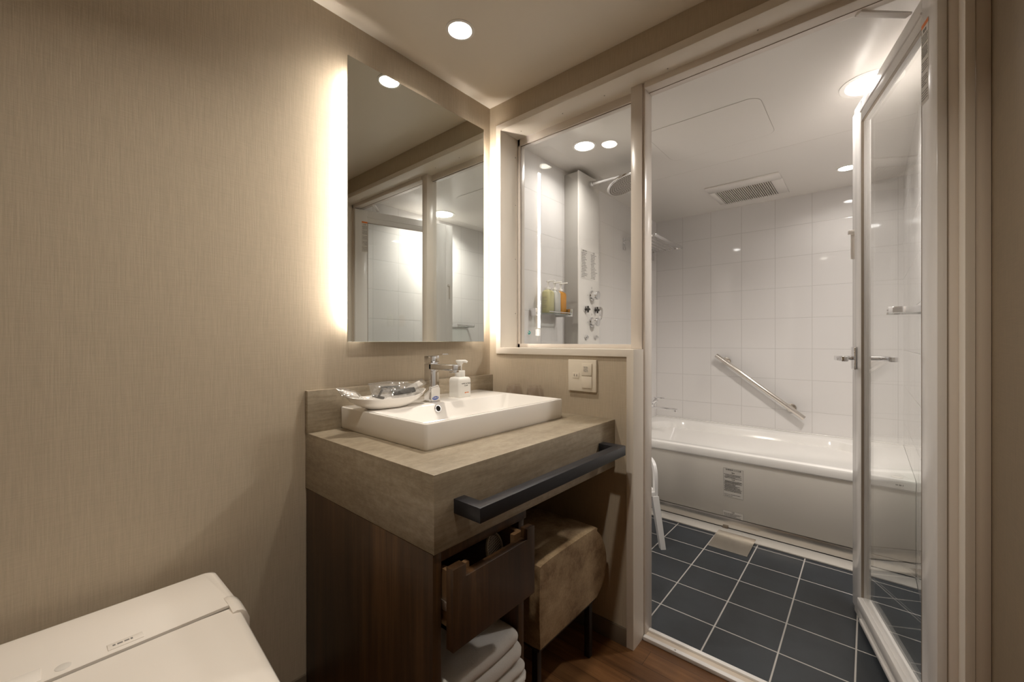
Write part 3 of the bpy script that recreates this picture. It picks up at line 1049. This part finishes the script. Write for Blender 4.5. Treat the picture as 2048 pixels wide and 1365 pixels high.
# drawer front with a finger notch
g = G()
dx0, dx1, dy0, dy1 = 0.566, 0.840, 0.645, 0.667
dz0, dz1, dn = 0.430, 0.601, 0.575
poly = [(dx0, dz0), (dx1, dz0), (dx1, dz1), (dx1 - 0.030, dz1), (dx1 - 0.030, dn), (dx0 + 0.036, dn), (dx0 + 0.036, dz1), (dx0, dz1)]
g.prism(poly, dy0, dy1, 'y', 0.001)
dr = g.done('drawer', 'walnut', cb)
g = G()
g.box(dx0 + 0.012, dx0 + 0.024, dy1, 1.02, 0.455, 0.583)
g.box(dx1 - 0.024, dx1 - 0.012, dy1, 1.02, 0.455, 0.583)
g.box(dx0 + 0.024, dx1 - 0.024, 1.008, 1.02, 0.455, 0.583)
g.box(dx0 + 0.036, dx0 + 0.066, dy1, dy1 + 0.012, 0.455, 0.587)
g.box(dx1 - 0.056, dx1 - 0.030, dy1, dy1 + 0.012, 0.455, 0.589)
g.box(dx0 + 0.012, dx1 - 0.012, dy1, 1.02, 0.455, 0.464)
g.done('drawer_box', 'drawer_birch', dr)
g = G()
g.box(dx0 + 0.0068, dx0 + 0.0118, dy1 + 0.001, 1.0, 0.500, 0.520, 0.001)
g.done('drawer_slide', 'satin_steel', dr)

# hair dryer lying in the drawer
hd = thing('hair_dryer', (0.755, 0.755, 0.465), 'hair dryer with round honeycomb grille lying in the open drawer', 'hair dryer')
hc = Vector((0.768, 0.716, 0.544))
hn = Vector((0.30, -0.90, 0.30)).normalized()
Mh = Matrix.Translation(hc) @ hn.to_track_quat('Z', 'Y').to_matrix().to_4x4() @ Matrix.Scale(1.1, 4)
G().lathe([(0, -0.12), (0.028, -0.12), (0.034, -0.10), (0.036, -0.02), (0.036, -0.002), (0, -0.002)], Mh, 36).done('barrel', 'dryer_body', hd)
g = G()
g.lathe([(0.0365, -0.004), (0.0375, 0.001), (0.036, 0.003), (0.0335, 0.002), (0.0335, -0.003)], Mh, 40)
g.done('rim', 'dryer_mesh', hd)
g = G()
for i in range(-6, 7):
    for j in range(-6, 7):
        x = (i + 0.5 * (j % 2)) * 0.0058
        y = j * 0.0050
        if math.hypot(x, y) < 0.0315:
            for k in range(6):
                a, c = math.radians(60 * k + 30), math.radians(60 * k + 90)
                ro, ri = 0.0034, 0.0023
                g.quad(*[Mh @ Vector((x + r * math.cos(q), y + r * math.sin(q), 0.001)) for r, q in ((ro, a), (ro, c), (ri, c), (ri, a))])
g.done('grille', 'dryer_mesh', hd, smooth=0)
g = G()
g.tube([hc - hn * 0.075 + Vector((0, 0, -0.01)), hc - hn * 0.08 + Vector((-0.07, 0.0, -0.035)), hc - hn * 0.08 + Vector((-0.13, 0.01, -0.045))], [0.018, 0.016, 0.014])
g.done('grip', 'dryer_body', hd)

# folded towels
def towel(z0, z1, yf, x0, x1, seed, label, droop=0.0, fold=2):
    g = G()
    yb_ = 1.12
    rings = []
    nx = 22
    hgt = z1 - z0
    for i in range(nx + 1):
        u = i / nx
        x = x0 + (x1 - x0) * u
        r = []
        # cross-section in y-z; the front shows the rounded folds of the cloth
        prof = []
        for k in range(fold):
            za = z0 + hgt * k / fold
            zb_ = z0 + hgt * (k + 1) / fold
            off = 0.006 * k if fold > 1 else 0
            for q in range(9):
                a = -math.pi / 2 + math.pi * q / 8
                rr = (zb_ - za) / 2
                prof.append((yf + off + rr - math.cos(a) * rr * 1.15, (za + zb_) / 2 + math.sin(a) * rr * 0.985))
        prof += [(yf + 0.10, z1 + 0.002), (yf + 0.2, z1 + 0.003), (yf + 0.32, z1), (yb_, z1 - 0.004), (yb_ + 0.01, (z0 + z1) / 2), (yb_, z0 + 0.002), (yf + 0.3, z0), (yf + 0.15, z0), (yf + 0.06, z0)]
        edge = max(0.0, abs(u - 0.5) * 2 - 0.82) / 0.18
        for (y, z) in prof:
            d = noise.noise(Vector((x * 7 + seed * 3.1, y * 9, z * 14 + seed))) * 0.007
            d2 = noise.noise(Vector((x * 22 + seed, y * 25, z * 40))) * 0.0025
            zz = (z0 + z1) / 2 + (z - (z0 + z1) / 2) * (1 - 0.30 * edge ** 2)
            zz += (d2 + (abs(d) if z > z0 + 0.3 * hgt else 0)) * 0.8
            if z < z0 + 0.01:
                zz = max(zz, z0 - 0.001)
            zz -= droop * (1 - u) * max(0, 1 - (y - yf) / 0.2)
            zz = min(max(zz, z0 + 0.0002), z1 - 0.0002)
            r.append((x, y + d * 1.3 + 0.012 * edge ** 2, zz))
        rings.append(r)
    g.loft(rings)
    o = g.done('folded_towel', 'terry', smooth=70)
    return tag(o, label, 'towel', 'folded towels in the cabinet')
towel(0.248, 0.318, 0.680, 0.577, 0.838, 1, 'thick white folded towel, topmost of the stack in the cabinet', 0.0, 2)
towel(0.196, 0.246, 0.662, 0.577, 0.839, 2, 'white folded towel second from the top of the cabinet stack', 0.0, 2)
towel(0.158, 0.195, 0.660, 0.578, 0.839, 3, 'white folded towel third from the top of the cabinet stack', 0.0, 2)
towel(0.118, 0.157, 0.655, 0.578, 0.839, 4, 'white folded towel fourth down in the cabinet stack', 0.0, 2)
towel(0.0785, 0.117, 0.665, 0.578, 0.839, 5, 'white folded towel at the bottom of the cabinet stack', 0.0, 2)

# upholstered stool tucked under the counter
st = thing('upholstered_stool', (1.10, 0.88, 0), 'brown suede block stool on a black frame under the counter', 'stool')
g = G()
rings = []
zs0, zs1 = 0.198, 0.438
ny = 14
for i in range(ny + 1):
    v = i / ny
    y = 0.700 + 0.36 * v
    e = min(v, 1 - v)
    ins = 0.010 * max(0, 1 - e * 14) ** 2
    r = []
    # front outline, bulging on the sides, softly rounded on top
    pts = []
    N = 10
    for k in range(N + 1):      # right side, bottom to top
        s = k / N
        pts.append((1.262 + 0.068 * math.sin(math.pi * min(1, max(0, s)) ** 0.85) ** 0.75, zs0 + (zs1 - 0.012 - zs0) * s))
    pts += [(1.266, zs1 - 0.004), (1.255, zs1), (1.2, zs1 + 0.002), (1.1, zs1 + 0.003), (1.0, zs1 + 0.002), (0.948, zs1 - 0.001), (0.937, zs1 - 0.004), (0.934, zs1 - 0.014)]
    for k in range(N - 1, -1, -1):
        s = k / N
        pts.append((0.936 - 0.004 * math.sin(math.pi * s), zs0 + (zs1 - 0.012 - zs0) * s))
    cx, cz = 1.10, (zs0 + zs1) / 2
    for (x, z) in pts:
        kx = 1 - ins * 6 * 0.35
        r.append((cx + (x - cx) * (1 - ins * 1.2), y, cz + (z - cz) * (1 - ins * 1.2) + (zs0 - cz) * ins * 0))
    rings.append(r)
g.loft(rings)
g.done('cushion', 'suede', st, smooth=45)
g = G()
g.box(0.940, 1.258, 0.706, 1.05, 0.186, 0.1995, 0.002)
g.done('base_board', 'frame_black', st)
for x in (0.945, 1.235):
    G().box(x - 0.005, x + 0.014, 0.712, 0.732, 0, 0.187, 0.001).done('leg', 'frame_black', st)
    G().box(x - 0.005, x + 0.014, 1.02, 1.04, 0, 0.187, 0.001).done('leg', 'frame_black', st)

G().box(0.945, 1.248, 1.030, 1.040, 0.02, 0.187, 0.001).done('void_shade_board', 'frame_black', st)  # black board added to keep the void under the seat dark

# ================================================================== TOILET
tl = thing('toilet', (0.08, 0.95, 0), 'white toilet with closed lid at the lower left', 'toilet')
txc = 0.085
def trr(x0, x1, y0, y1, z, r, n=8):
    return [(x, y, z) for x, y in rrect((x0 + x1) / 2, (y0 + y1) / 2, (x1 - x0) / 2, (y1 - y0) / 2, r, n)]
g = G()
X0, X1 = -0.150, 0.307
g.loft([trr(X0 + 0.012, X1 - 0.012, 1.052, 1.248, 0.385, 0.02),
        trr(X0 + 0.004, X1 - 0.002, 1.050, 1.252, 0.400, 0.022),
        trr(X0, X1, 1.050, 1.254, 0.470, 0.024),
        trr(X0 + 0.002, X1 - 0.002, 1.050, 1.252, 0.488, 0.024),
        trr(X0 + 0.007, X1 - 0.007, 1.050, 1.247, 0.4965, 0.022),
        trr(X0 + 0.016, X1 - 0.016, 1.050, 1.238, 0.500, 0.018)])
tk = g.done('rear_housing', 'toilet_lid', tl, smooth=60)
# lid: slab whose plan narrows to a round front
def lid_ring(z, ins, n=30):
    def hw(y):
        if y > 0.74:
            return 0.197 + 0.021 * (y - 0.74) / 0.308
        return 0.197 * max(0.0, 1 - ((0.74 - y) / 0.27) ** 2.3) ** (1 / 2.3)
    ys = [1.0475 - min(ins, 0.01) * 0.3] + [1.04, 1.0, 0.92, 0.84, 0.76] + [0.74 - 0.27 * math.sin(math.pi / 2 * k / 12) for k in range(13)]
    R_, L_ = [], []
    kx = 1 - ins / 0.22
    for y in ys:
        yy = y if y > 0.76 else 0.76 + (y - 0.76) * (1 - ins / 0.3)
        R_.append((0.0835 + hw(y) * kx, yy, z))
        L_.append((0.0835 - hw(y) * kx, yy, z))
    return R_ + L_[::-1][1:]
g = G()
g.loft([lid_ring(0.462, 0.004), lid_ring(0.472, 0.0), lid_ring(0.484, 0.001), lid_ring(0.491, 0.006), lid_ring(0.4945, 0.02), lid_ring(0.4965, 0.07), lid_ring(0.497, 0.13)])
lid = g.done('lid', 'toilet_lid', tl, smooth=60)
# raised hinge shoulder on the right and left of the lid
for s in (1, -1):
    g = G()
    rr = []
    for (dx, dz) in ((0.0, 0.004), (0.008, 0.0055), (0.018, 0.002), (0.026, -0.006), (0.031, -0.020), (0.031, -0.034)):
        rr.append([(0.0835 + s * (0.197 + dx), yy, 0.4965 + dz + ez) for yy, ez in ((1.020, -0.004), (1.040, -0.001), (1.060, 0.001), (1.085, 0.0), (1.094, -0.004), (1.094, -0.04), (1.020, -0.04))])
    g.loft(rr)
    g.done('hinge_cover', 'toilet_lid', lid, smooth=60)
g = G()
g.loft([lid_ring(0.432, 0.010), lid_ring(0.436, 0.004), lid_ring(0.458, 0.004), lid_ring(0.461, 0.010)])
g.done('seat', 'toilet_lid', tl, smooth=60)
g = G()
g.loft([trr(-0.02, 0.19, 0.62, 1.20, 0.0, 0.08), trr(-0.03, 0.20, 0.60, 1.22, 0.05, 0.09), trr(-0.05, 0.22, 0.56, 1.24, 0.25, 0.10), trr(-0.10, 0.27, 0.485, 1.245, 0.40, 0.13), trr(-0.11, 0.28, 0.48, 1.245, 0.431, 0.13)])
g.done('bowl', 'ceramic', tl, smooth=60)
# thin seam, badge, sensor and panel on the rear housing
G().box(X0 + 0.02, 0.281, 1.0478, 1.0495, 0.485, 0.4955).done('seam', 'rubber', tk)
g = G()
g.box(0.094, 0.144, 1.062, 1.083, 0.4998, 0.5012, 0.0006)
bd = g.done('badge', 'toilet_lid', tk)
g = G()
glyph_lines(g, frame_M((0.119, 1.073, 0.5012), (1, 0, 0), (0, 1, 0)), -0.018, 0.018, -0.003, 0.003, 1, 0.006, random.Random(2), 1.0)
g.done('badge_print', 'ink_soft', bd)
g = G()
g.cyl((0.038, 1.072, 0.4996), (0.038, 1.072, 0.5006), 0.0105, seg=28, bev=0.0003)
g.done('sensor_window', 'label_paper', tk)
g = G()
g.box(-0.10, 0.012, 1.058, 1.098, 0.4996, 0.5008, 0.0004)
g.done('control_panel', 'white_plastic', tk)

# ================================================================== BATH: TUB
XT = 2.585
tub = thing('bathtub', (3.0, 0.59, 0), 'white built-in bathtub along the back wall of the bathroom', 'bathtub')
def tr(x0, x1, y0, y1, z, r):
    return [(x, y, z) for x, y in rrect((x0 + x1) / 2, (y0 + y1) / 2, (x1 - x0) / 2, (y1 - y0) / 2, r, 8)]
g = G()
y0, y1 = YR + 0.001, YL - 0.001
xk = XK - 0.001
g.loft([tr(XT + 0.01, xk, y0, y1, 0.392, 0.001), tr(XT - 0.006, xk, y0, y1, 0.398, 0.002), tr(XT - 0.010, xk, y0, y1, 0.430, 0.002), tr(XT - 0.006, xk, y0, y1, 0.440, 0.004),
        tr(XT + 0.004, xk - 0.002, y0, y1, 0.443, 0.006),
        tr(XT + 0.055, xk - 0.10, 0.0, 1.28, 0.443, 0.22),
        tr(XT + 0.064, xk - 0.108, 0.008, 1.272, 0.436, 0.22),
        tr(XT + 0.085, xk - 0.125, 0.04, 1.24, 0.25, 0.20),
        tr(XT + 0.11, xk - 0.15, 0.10, 1.20, 0.10, 0.18),
        tr(XT + 0.16, xk - 0.20, 0.18, 1.10, 0.06, 0.14),
        tr(XT + 0.35, xk - 0.38, 0.5, 0.8, 0.055, 0.02)])
g.box(XK - 0.012, XK - 0.0005, y0, y1, 0.443, 0.449, 0.002)
tb = g.done('tub_shell', 'acrylic', tub, smooth=50)
g = G()
g.box(XT, XT + 0.02, y0, y1, 0.072, 0.3975, 0.001)
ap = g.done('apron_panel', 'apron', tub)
g = G()
g.box(XT - 0.002, XT, y0, y1, 0.3925, 0.3955, 0.0005)
g.done('apron_highlight_bead', 'alu_bright', tub)
g = G()
g.box(XT - 0.003, XT + 0.018, y0, y1, 0.013, 0.070, 0.002)
g.done('skirting', 'satin_steel', tub)
G().box(XT + 0.002, XT + 0.03, y0, y1, 0.0, 0.0135).done('gap', 'dark_gap', tub)
g = G()
g.box(2.488, XT + 0.0015, y0, y1, 0.0, 0.008, 0.002)
g.done('ledge', 'apron', tub)
g = G()
g.cyl((2.614, -0.104, 0.4425), (2.614, -0.104, 0.4455), 0.021, seg=32, bev=0.001)
g.done('drain_button', 'white_plastic', tub)
g = G()
g.box(2.574, 2.583, 0.600, 0.628, 0.006, 0.020, 0.001)
g.done('clip', 'baseboard', tub)
# printed labels on the apron
def lbl(ya, yb_, za, zb_, blocks, seed, title=None, heads=()):
    M = frame_M((XT - 0.0004, (ya + yb_) / 2, (za + zb_) / 2), (0, -1, 0), (0, 0, 1))
    hw, hh = abs(ya - yb_) / 2, abs(zb_ - za) / 2
    p = G().box(-hw, hw, -hh, hh, -0.0002, 0.0002, M=M).done('instruction_label', 'label_clear', ap)
    g = G()
    t = 0.0007
    for (a, c, d, e) in ((-hw, hw, hh - t, hh), (-hw, hw, -hh, -hh + t), (-hw, -hw + t, -hh, hh), (hw - t, hw, -hh, hh)):
        g.box(a, c, d, e, 0.0002, 0.0004, M=M)
    rn = random.Random(seed)
    M2 = M @ Matrix.Translation((0, 0, 0.0003))
    if title:
        text_geo(g, title, 0.0100, M2 @ Vector((0, hh - 0.009, 0.0001)), (0, -1, 0), (0, 0, 1))
    for (txt, zz) in heads:
        text_geo(g, txt, 0.0085, M2 @ Vector((0, zz, 0.0001)), (0, -1, 0), (0, 0, 1))
    for (a, c, rows) in blocks:
        glyph_lines(g, M2, -hw + 0.004, hw - 0.004, a, c, rows, 0.0030, rn)
    g.done('label_print', 'ink', p)
    return p
lbl(0.625, 0.524, 0.187, 0.350, [(0.025, 0.049, 5), (-0.005, 0.012, 4), (-0.050, -0.006, 10), (-0.078, -0.062, 2)], 11, '浴槽使用上の注意', [('警告', 0.056), ('注意', 0.018)])
lbl(0.628, 0.524, 0.072, 0.108, [(-0.016, 0.006, 4)], 12, None, [('注意', 0.011)])
g = G()
glyph_lines(g, frame_M((XT - 0.0103, -0.115, 0.417), (0, -1, 0), (0, 0, 1)), -0.018, 0.018, -0.005, 0.005, 1, 0.008, random.Random(6), 1.0)
g.done('rim_mark', 'ink_soft', tb)

# stainless drain cover in the floor
g = G()
rings = []
for (x, z) in ((2.312, 0.0005), (2.312, 0.004), (2.322, 0.005), (2.40, 0.006), (2.46, 0.0085), (2.50, 0.010), (2.53, 0.0095), (2.53, 0.0081)):
    rings.append((x, z))
g.prism([(x, z) for x, z in rings], 0.452, 0.636, 'y', 0.0)
tag(g.done('drain_cover', 'steel'), 'brushed stainless steel drain cover in the dark tiled floor before the tub', 'drain cover')

# grab rail on the back wall
gr = thing('grab_rail', (XK, 0.60, 0.60), 'slanted brushed steel grab rail on the tiled wall above the bathtub', 'grab rail')
pa, pb = Vector((XK - 0.055, 0.870, 0.965)), Vector((XK - 0.055, 0.322, 0.552))
g = G()
g.cyl(pa, pb, 0.016, seg=28, bev=0.001)
g.done('rail', 'satin_steel', gr)
for f in (0.11, 0.86):
    p = pa.lerp(pb, f)
    g = G()
    g.cyl(p, (XK - 0.008, p.y, p.z), 0.010, seg=20)
    g.cyl((XK - 0.010, p.y, p.z), (XK, p.y, p.z), 0.030, seg=32, bev=0.003)
    g.done('rail_bracket', 'satin_steel', gr)

# tub filler on the left wall
tf = thing('tub_faucet', (3.02, YL, 0.60), 'chrome bathtub faucet with flat spout on the left tiled wall', 'faucet')
g = G()
g.cyl((3.02, YL, 0.605), (3.02, YL - 0.012, 0.605), 0.036, seg=32, bev=0.002)
g.cyl((3.02, YL - 0.01, 0.605), (3.02, YL - 0.15, 0.605), 0.022, seg=28, bev=0.002)
g.box(3.008, 3.034, YL - 0.315, YL - 0.11, 0.575, 0.587, 0.003)
g.cyl((3.021, YL - 0.302, 0.564), (3.021, YL - 0.302, 0.580), 0.010, seg=20)
g.done('body', 'chrome', tf)
g = G()
g.cyl((3.02, YL - 0.13, 0.61), (3.02, YL - 0.165, 0.645), 0.022, seg=28, bev=0.004)
g.box(3.010, 3.030, YL - 0.225, YL - 0.15, 0.648, 0.658, 0.003)
g.done('lever', 'chrome', tf)

# towel rack, high on the left wall
rk = thing('towel_rack', (3.08, YL, 1.76), 'chrome towel rack shelf of parallel bars high on the left tiled wall', 'towel rack')
for x in (2.818, 3.347):
    G().box(x - 0.016, x + 0.016, YL - 0.012, YL, 1.735, 1.822, 0.002).done('bracket', 'chrome', rk)
    G().box(x - 0.006, x + 0.006, YL - 0.240, YL - 0.01, 1.800, 1.822, 0.002).done('side_arm', 'chrome', rk)
for k in range(6):
    y = YL - 0.035 - 0.037 * k
    G().cyl((2.818, y, 1.808), (3.347, y, 1.808), 0.0055, seg=14).done('bar', 'chrome', rk)
G().cyl((2.808, YL - 0.236, 1.811), (3.359, YL - 0.236, 1.811), 0.011, seg=18, bev=0.001).done('front_rail', 'chrome', rk)

# ================================================================== SHOWER PANEL
sh = thing('shower_panel', (2.16, YL, 0.3), 'tall white shower column with chrome knobs on the left tiled wall', 'shower panel')
G().box(2.044, 2.28, 1.256, YL, 0.50, 2.046, 0.002).done('housing', 'panel_grey', sh)
G().box(2.038, 2.279, 1.250, 1.2565, 0.495, 2.050, 0.0015).done('front_plate', 'bath_ceiling', sh)
yf = 1.250
for z in (1.343, 1.185):
    g = G()
    g.cyl((2.186, yf, z), (2.186, yf - 0.005, z), 0.030, seg=36, bev=0.001)
    g.cyl((2.186, yf - 0.004, z), (2.186, yf - 0.046, z), 0.0245, seg=36, bev=0.003)
    g.cyl((2.186, yf - 0.045, z), (2.186, yf - 0.047, z), 0.018, seg=28)
    kb = g.done('control_knob', 'chrome', sh)
    G().box(2.150 - 0.014, 2.150 - 0.004, yf - 0.0004, yf, z - 0.001, z + 0.001).done('dial_mark', 'ink_soft', kb)
    G().box(2.184, 2.188, yf - 0.0004, yf, z + 0.040, z + 0.052).done('dial_mark', 'ink_soft', kb)
for (x, z) in ((2.117, 1.258), (2.228, 1.259)):
    g = G()
    g.cyl((x, yf, z), (x, yf - 0.006, z), 0.020, seg=28, bev=0.001)
    ch = g.done('cross_handle_rose', 'chrome', sh)
    g = G()
    for a in (0, 90):
        dx, dz = 0.019 * math.cos(math.radians(a)), 0.019 * math.sin(math.radians(a))
        g.cyl((x - dx, yf - 0.016, z - dz), (x + dx, yf - 0.016, z + dz), 0.0055, seg=14, bev=0.001)
    g.cyl((x, yf, z), (x, yf - 0.024, z), 0.008, seg=18)
    g.done('cross_handle', 'ink', ch)
for (x, z) in ((2.117, 1.095), (2.228, 1.095)):
    g = G()
    g.cyl((x, yf, z), (x, yf - 0.010, z), 0.012, seg=24, bev=0.001)
    g.cyl((x, yf - 0.008, z), (x, yf - 0.018, z), 0.007, seg=18, bev=0.001)
    g.done('body_jet', 'chrome', sh)
# instruction sheet on the panel
g = G()
M = frame_M((2.160, yf - 0.0002, 1.520), (1, 0, 0), (0, 0, 1))
g.box(-0.100, 0.103, -0.085, 0.085, 0, 0.0003, M=M)
il = g.done('instruction_sheet', 'label_paper', sh)
g = G()
rn = random.Random(21)
glyph_lines(g, M @ Matrix.Translation((0, 0, 0.0003)), -0.09, -0.02, -0.078, 0.070, 16, 0.0045, rn, 0.5)
text_geo(g, '操作方法', 0.012, M @ Vector((-0.055, 0.077, 0.0006)), (1, 0, 0), (0, 0, 1))
g.done('sheet_print', 'ink_soft', il)
g = G()
glyph_lines(g, M @ Matrix.Translation((0, 0, 0.0003)), 0.015, 0.092, -0.078, 0.070, 16, 0.0045, rn, 0.5)
text_geo(g, '注意', 0.012, M @ Vector((0.05, 0.077, 0.0006)), (1, 0, 0), (0, 0, 1))
g.done('sheet_print', 'ink_soft', il)
# overhead arm and rose
g = G()
g.cyl((2.165, yf, 2.003), (2.165, yf - 0.022, 2.003), 0.0165, seg=28, bev=0.002)
g.tube([(2.165, yf - 0.02, 2.003), (2.165, yf - 0.10, 2.004), (2.165, 1.065, 2.004), (2.165, 1.045, 2.000), (2.165, 1.038, 1.990), (2.165, 1.036, 1.975)], 0.0115, 16)
g.done('shower_arm', 'chrome', sh)
hdM = Matrix.Translation((2.165, 1.03, 1.948)) @ Matrix.Rotation(math.radians(-22), 4, 'X') @ Matrix.Diagonal((1.24, 1.24, 1.0, 1))
g = G()
g.lathe([(0, -0.004), (0.074, -0.004), (0.078, -0.001), (0.080, 0.004), (0.076, 0.010), (0.045, 0.018), (0.018, 0.023), (0.014, 0.030), (0, 0.030)], hdM, 48)
rh = g.done('shower_head', 'chrome', sh)
g = G()
g.lathe([(0, -0.0046), (0.072, -0.0046), (0.072, -0.0038), (0, -0.0038)], hdM, 40)
g.done('spray_face', 'spray_grey', rh)
g = G()
for ringn in range(1, 8):
    rr_ = ringn * 0.0098
    nn = ringn * 7
    for k in range(nn):
        a = 2 * math.pi * k / nn + ringn
        p = Vector((rr_ * math.cos(a), rr_ * math.sin(a), -0.0046))
        g.cyl(hdM @ p, hdM @ (p + Vector((0, 0, -0.0022))), 0.0018, seg=6)
g.done('spray_nozzles', 'ink', rh)
# hand shower in its holder on the right side of the column
hs = thing('hand_shower', (2.33, 1.29, 0.8), 'chrome hand shower hanging at the right of the shower column', 'hand shower')
g = G()
g.box(2.280, 2.305, 1.300, 1.335, 1.215, 1.245, 0.003)
g.done('holder', 'chrome', hs)
hv = Vector((0.30, -0.92, -0.1)).normalized()
Mr = Matrix.Translation((2.345, 1.285, 1.245)) @ hv.to_track_quat('Z', 'Y').to_matrix().to_4x4()
g = G()
g.lathe([(0, 0.014), (0.036, 0.014), (0.043, 0.008), (0.045, 0.0), (0.038, -0.014), (0.022, -0.026), (0, -0.030)], Mr, 36)
g.done('head', 'chrome', hs)
g = G()
g.tube([(2.335, 1.300, 1.225), (2.320, 1.312, 1.18), (2.305, 1.320, 1.12), (2.300, 1.322, 1.05)], [0.014, 0.012, 0.011, 0.010], 14)
g.tube([(2.300, 1.322, 1.05), (2.300, 1.322, 0.8), (2.305, 1.320, 0.5), (2.32, 1.315, 0.36), (2.30, 1.31, 0.30), (2.285, 1.31, 0.33)], 0.006, 10)
g.done('hose', 'chrome', hs)

# glass shelf + bottles
gs = thing('glass_shelf', (1.84, YL, 1.22), 'small glass shelf with chrome ends on the left tiled wall', 'shelf')
G().box(1.745, 1.955, 1.238, YL - 0.004, 1.214, 1.220, 0.001).done('glass_plate', 'shelf_glass', gs)
g = G()
g.box(1.715, 1.742, YL - 0.040, YL, 1.205, 1.245, 0.001)
g.box(1.952, 1.958, 1.238, YL, 1.208, 1.250, 0.001)
g.cyl((1.742, 1.240, 1.226), (1.952, 1.240, 1.226), 0.0025, seg=10)
g.done('bracket', 'chrome', gs)
def pump_bottle(x, y, liq, label, hgt=0.125, face=0.0):
    z0 = 1.2215
    t = thing('pump_bottle', (x, y, z0), label, 'bottle', 'pump bottles on the glass shelf')
    w_, d_2 = 0.030, 0.024
    g = G()
    rs = []
    for (z, k) in ((0, 0.9), (0.004, 1.0), (hgt * 0.86, 1.0), (hgt * 0.94, 0.85), (hgt, 0.42)):
        rs.append([(a, c, z0 + z) for a, c in rrect(x, y, w_ * k, d_2 * k, 0.012 * k, 5)])
    g.loft(rs)
    g.done('bottle_body', liq, t, smooth=50)
    g = G()
    g.cyl((x, y, z0 + hgt), (x, y, z0 + hgt + 0.012), 0.013, seg=24, bev=0.001)
    g.cyl((x, y, z0 + hgt + 0.01), (x, y, z0 + hgt + 0.045), 0.005, seg=14)
    g.cyl((x, y, z0 + hgt + 0.040), (x, y, z0 + hgt + 0.047), 0.010, seg=18, bev=0.001)
    g.box(x - 0.005, x + 0.005, y - 0.045, y, z0 + hgt + 0.040, z0 + hgt + 0.047, 0.002)
    g.done('pump', 'frosted_lens', t)
    g = G()
    glyph_lines(g, frame_M((x - 0.0005 - w_, y, z0 + hgt * 0.45), (0, -1, 0), (0, 0, 1)), -0.014, 0.014, -0.03, 0.03, 7, 0.0025, random.Random(int(x * 100)))
    g.done('bottle_print', 'ink_soft', t)
    return t
pump_bottle(1.800, 1.292, 'yellow_liquid', 'clear pump bottle of pale yellow liquid on the glass shelf')
pump_bottle(1.862, 1.292, 'milky_liquid', 'pump bottle of milky white liquid, middle one on the glass shelf')
pump_bottle(1.918, 1.292, 'amber_liquid', 'pump bottle of amber orange liquid on the glass shelf')

# soap shelf on the right wall behind the door
sf = thing('chrome_shelf', (2.35, YR, 1.18), 'small chrome shelf on the right tiled wall behind the glass door', 'shelf')

# white bath stool, mostly hidden by the post; one corner leg points to the doorway
BA = math.radians(45)
BC = Vector((2.128, 1.055, 0))
BM = Matrix.Translation(BC) @ Matrix.Rotation(BA, 4, 'Z')      # local square, half side hs_
bs = thing('bath_stool', BC, 'white plastic bath stool with looped arm partly hidden by the post', 'stool')
hs_ = 0.150
zs = 0.262
G().prism(rrect(0, 0, hs_ + 0.012, hs_ + 0.012, 0.03), zs, zs + 0.024, 'z', 0.003, M=BM).done('seat', 'stool_white', bs)
for sx_, sy_ in ((-1, -1), (1, -1), (1, 1), (-1, 1)):
    rr = []
    for (q, pz, h_) in ((hs_ + 0.028, 0.0, 0.013), (hs_ - 0.002, zs + 0.002, 0.017)):
        rr.append([BM @ Vector((sx_ * q + a * h_, sy_ * q + c * h_, pz)) for a, c in ((-1, -1), (1, -1), (1, 1), (-1, 1))])
    G().loft(rr).done('leg', 'stool_white', bs)
for sy_ in (-1, 1):
    path = []
    for k in range(25):
        a = math.pi * k / 24
        path.append(Vector((-hs_ * 0.98 * math.copysign(abs(math.cos(a)) ** 0.4, math.cos(a)), sy_ * (hs_ + 0.004), zs + 0.008 + 0.165 * abs(math.sin(a)) ** 0.4)))
    rr = []
    for i, p in enumerate(path):
        q = path[min(i + 1, 24)] - path[max(i - 1, 0)]
        q.normalize()
        nn_ = Vector((0, 1, 0)).cross(q)
        rr.append([BM @ (p + nn_ * u_ + Vector((0, v_, 0))) for u_, v_ in ((.013, .008), (-.013, .008), (-.013, -.008), (.013, -.008))])
    G().loft(rr).done('arm_loop', 'stool_white', bs)

g = G()
g.box(2.32, 2.52, YR, YR + 0.004, 1.195, 1.215, 0.001)
g.box(2.32, 2.326, YR, YR + 0.10, 1.190, 1.215, 0.001)
g.box(2.514, 2.52, YR, YR + 0.10, 1.190, 1.215, 0.001)
g.cyl((2.32, YR + 0.10, 1.2), (2.52, YR + 0.10, 1.2), 0.004, seg=12)
g.done('bracket', 'chrome', sf)
G().box(2.327, 2.513, YR + 0.003, YR + 0.096, 1.192, 1.198, 0.001).done('shelf_plate', 'shelf_glass', sf)
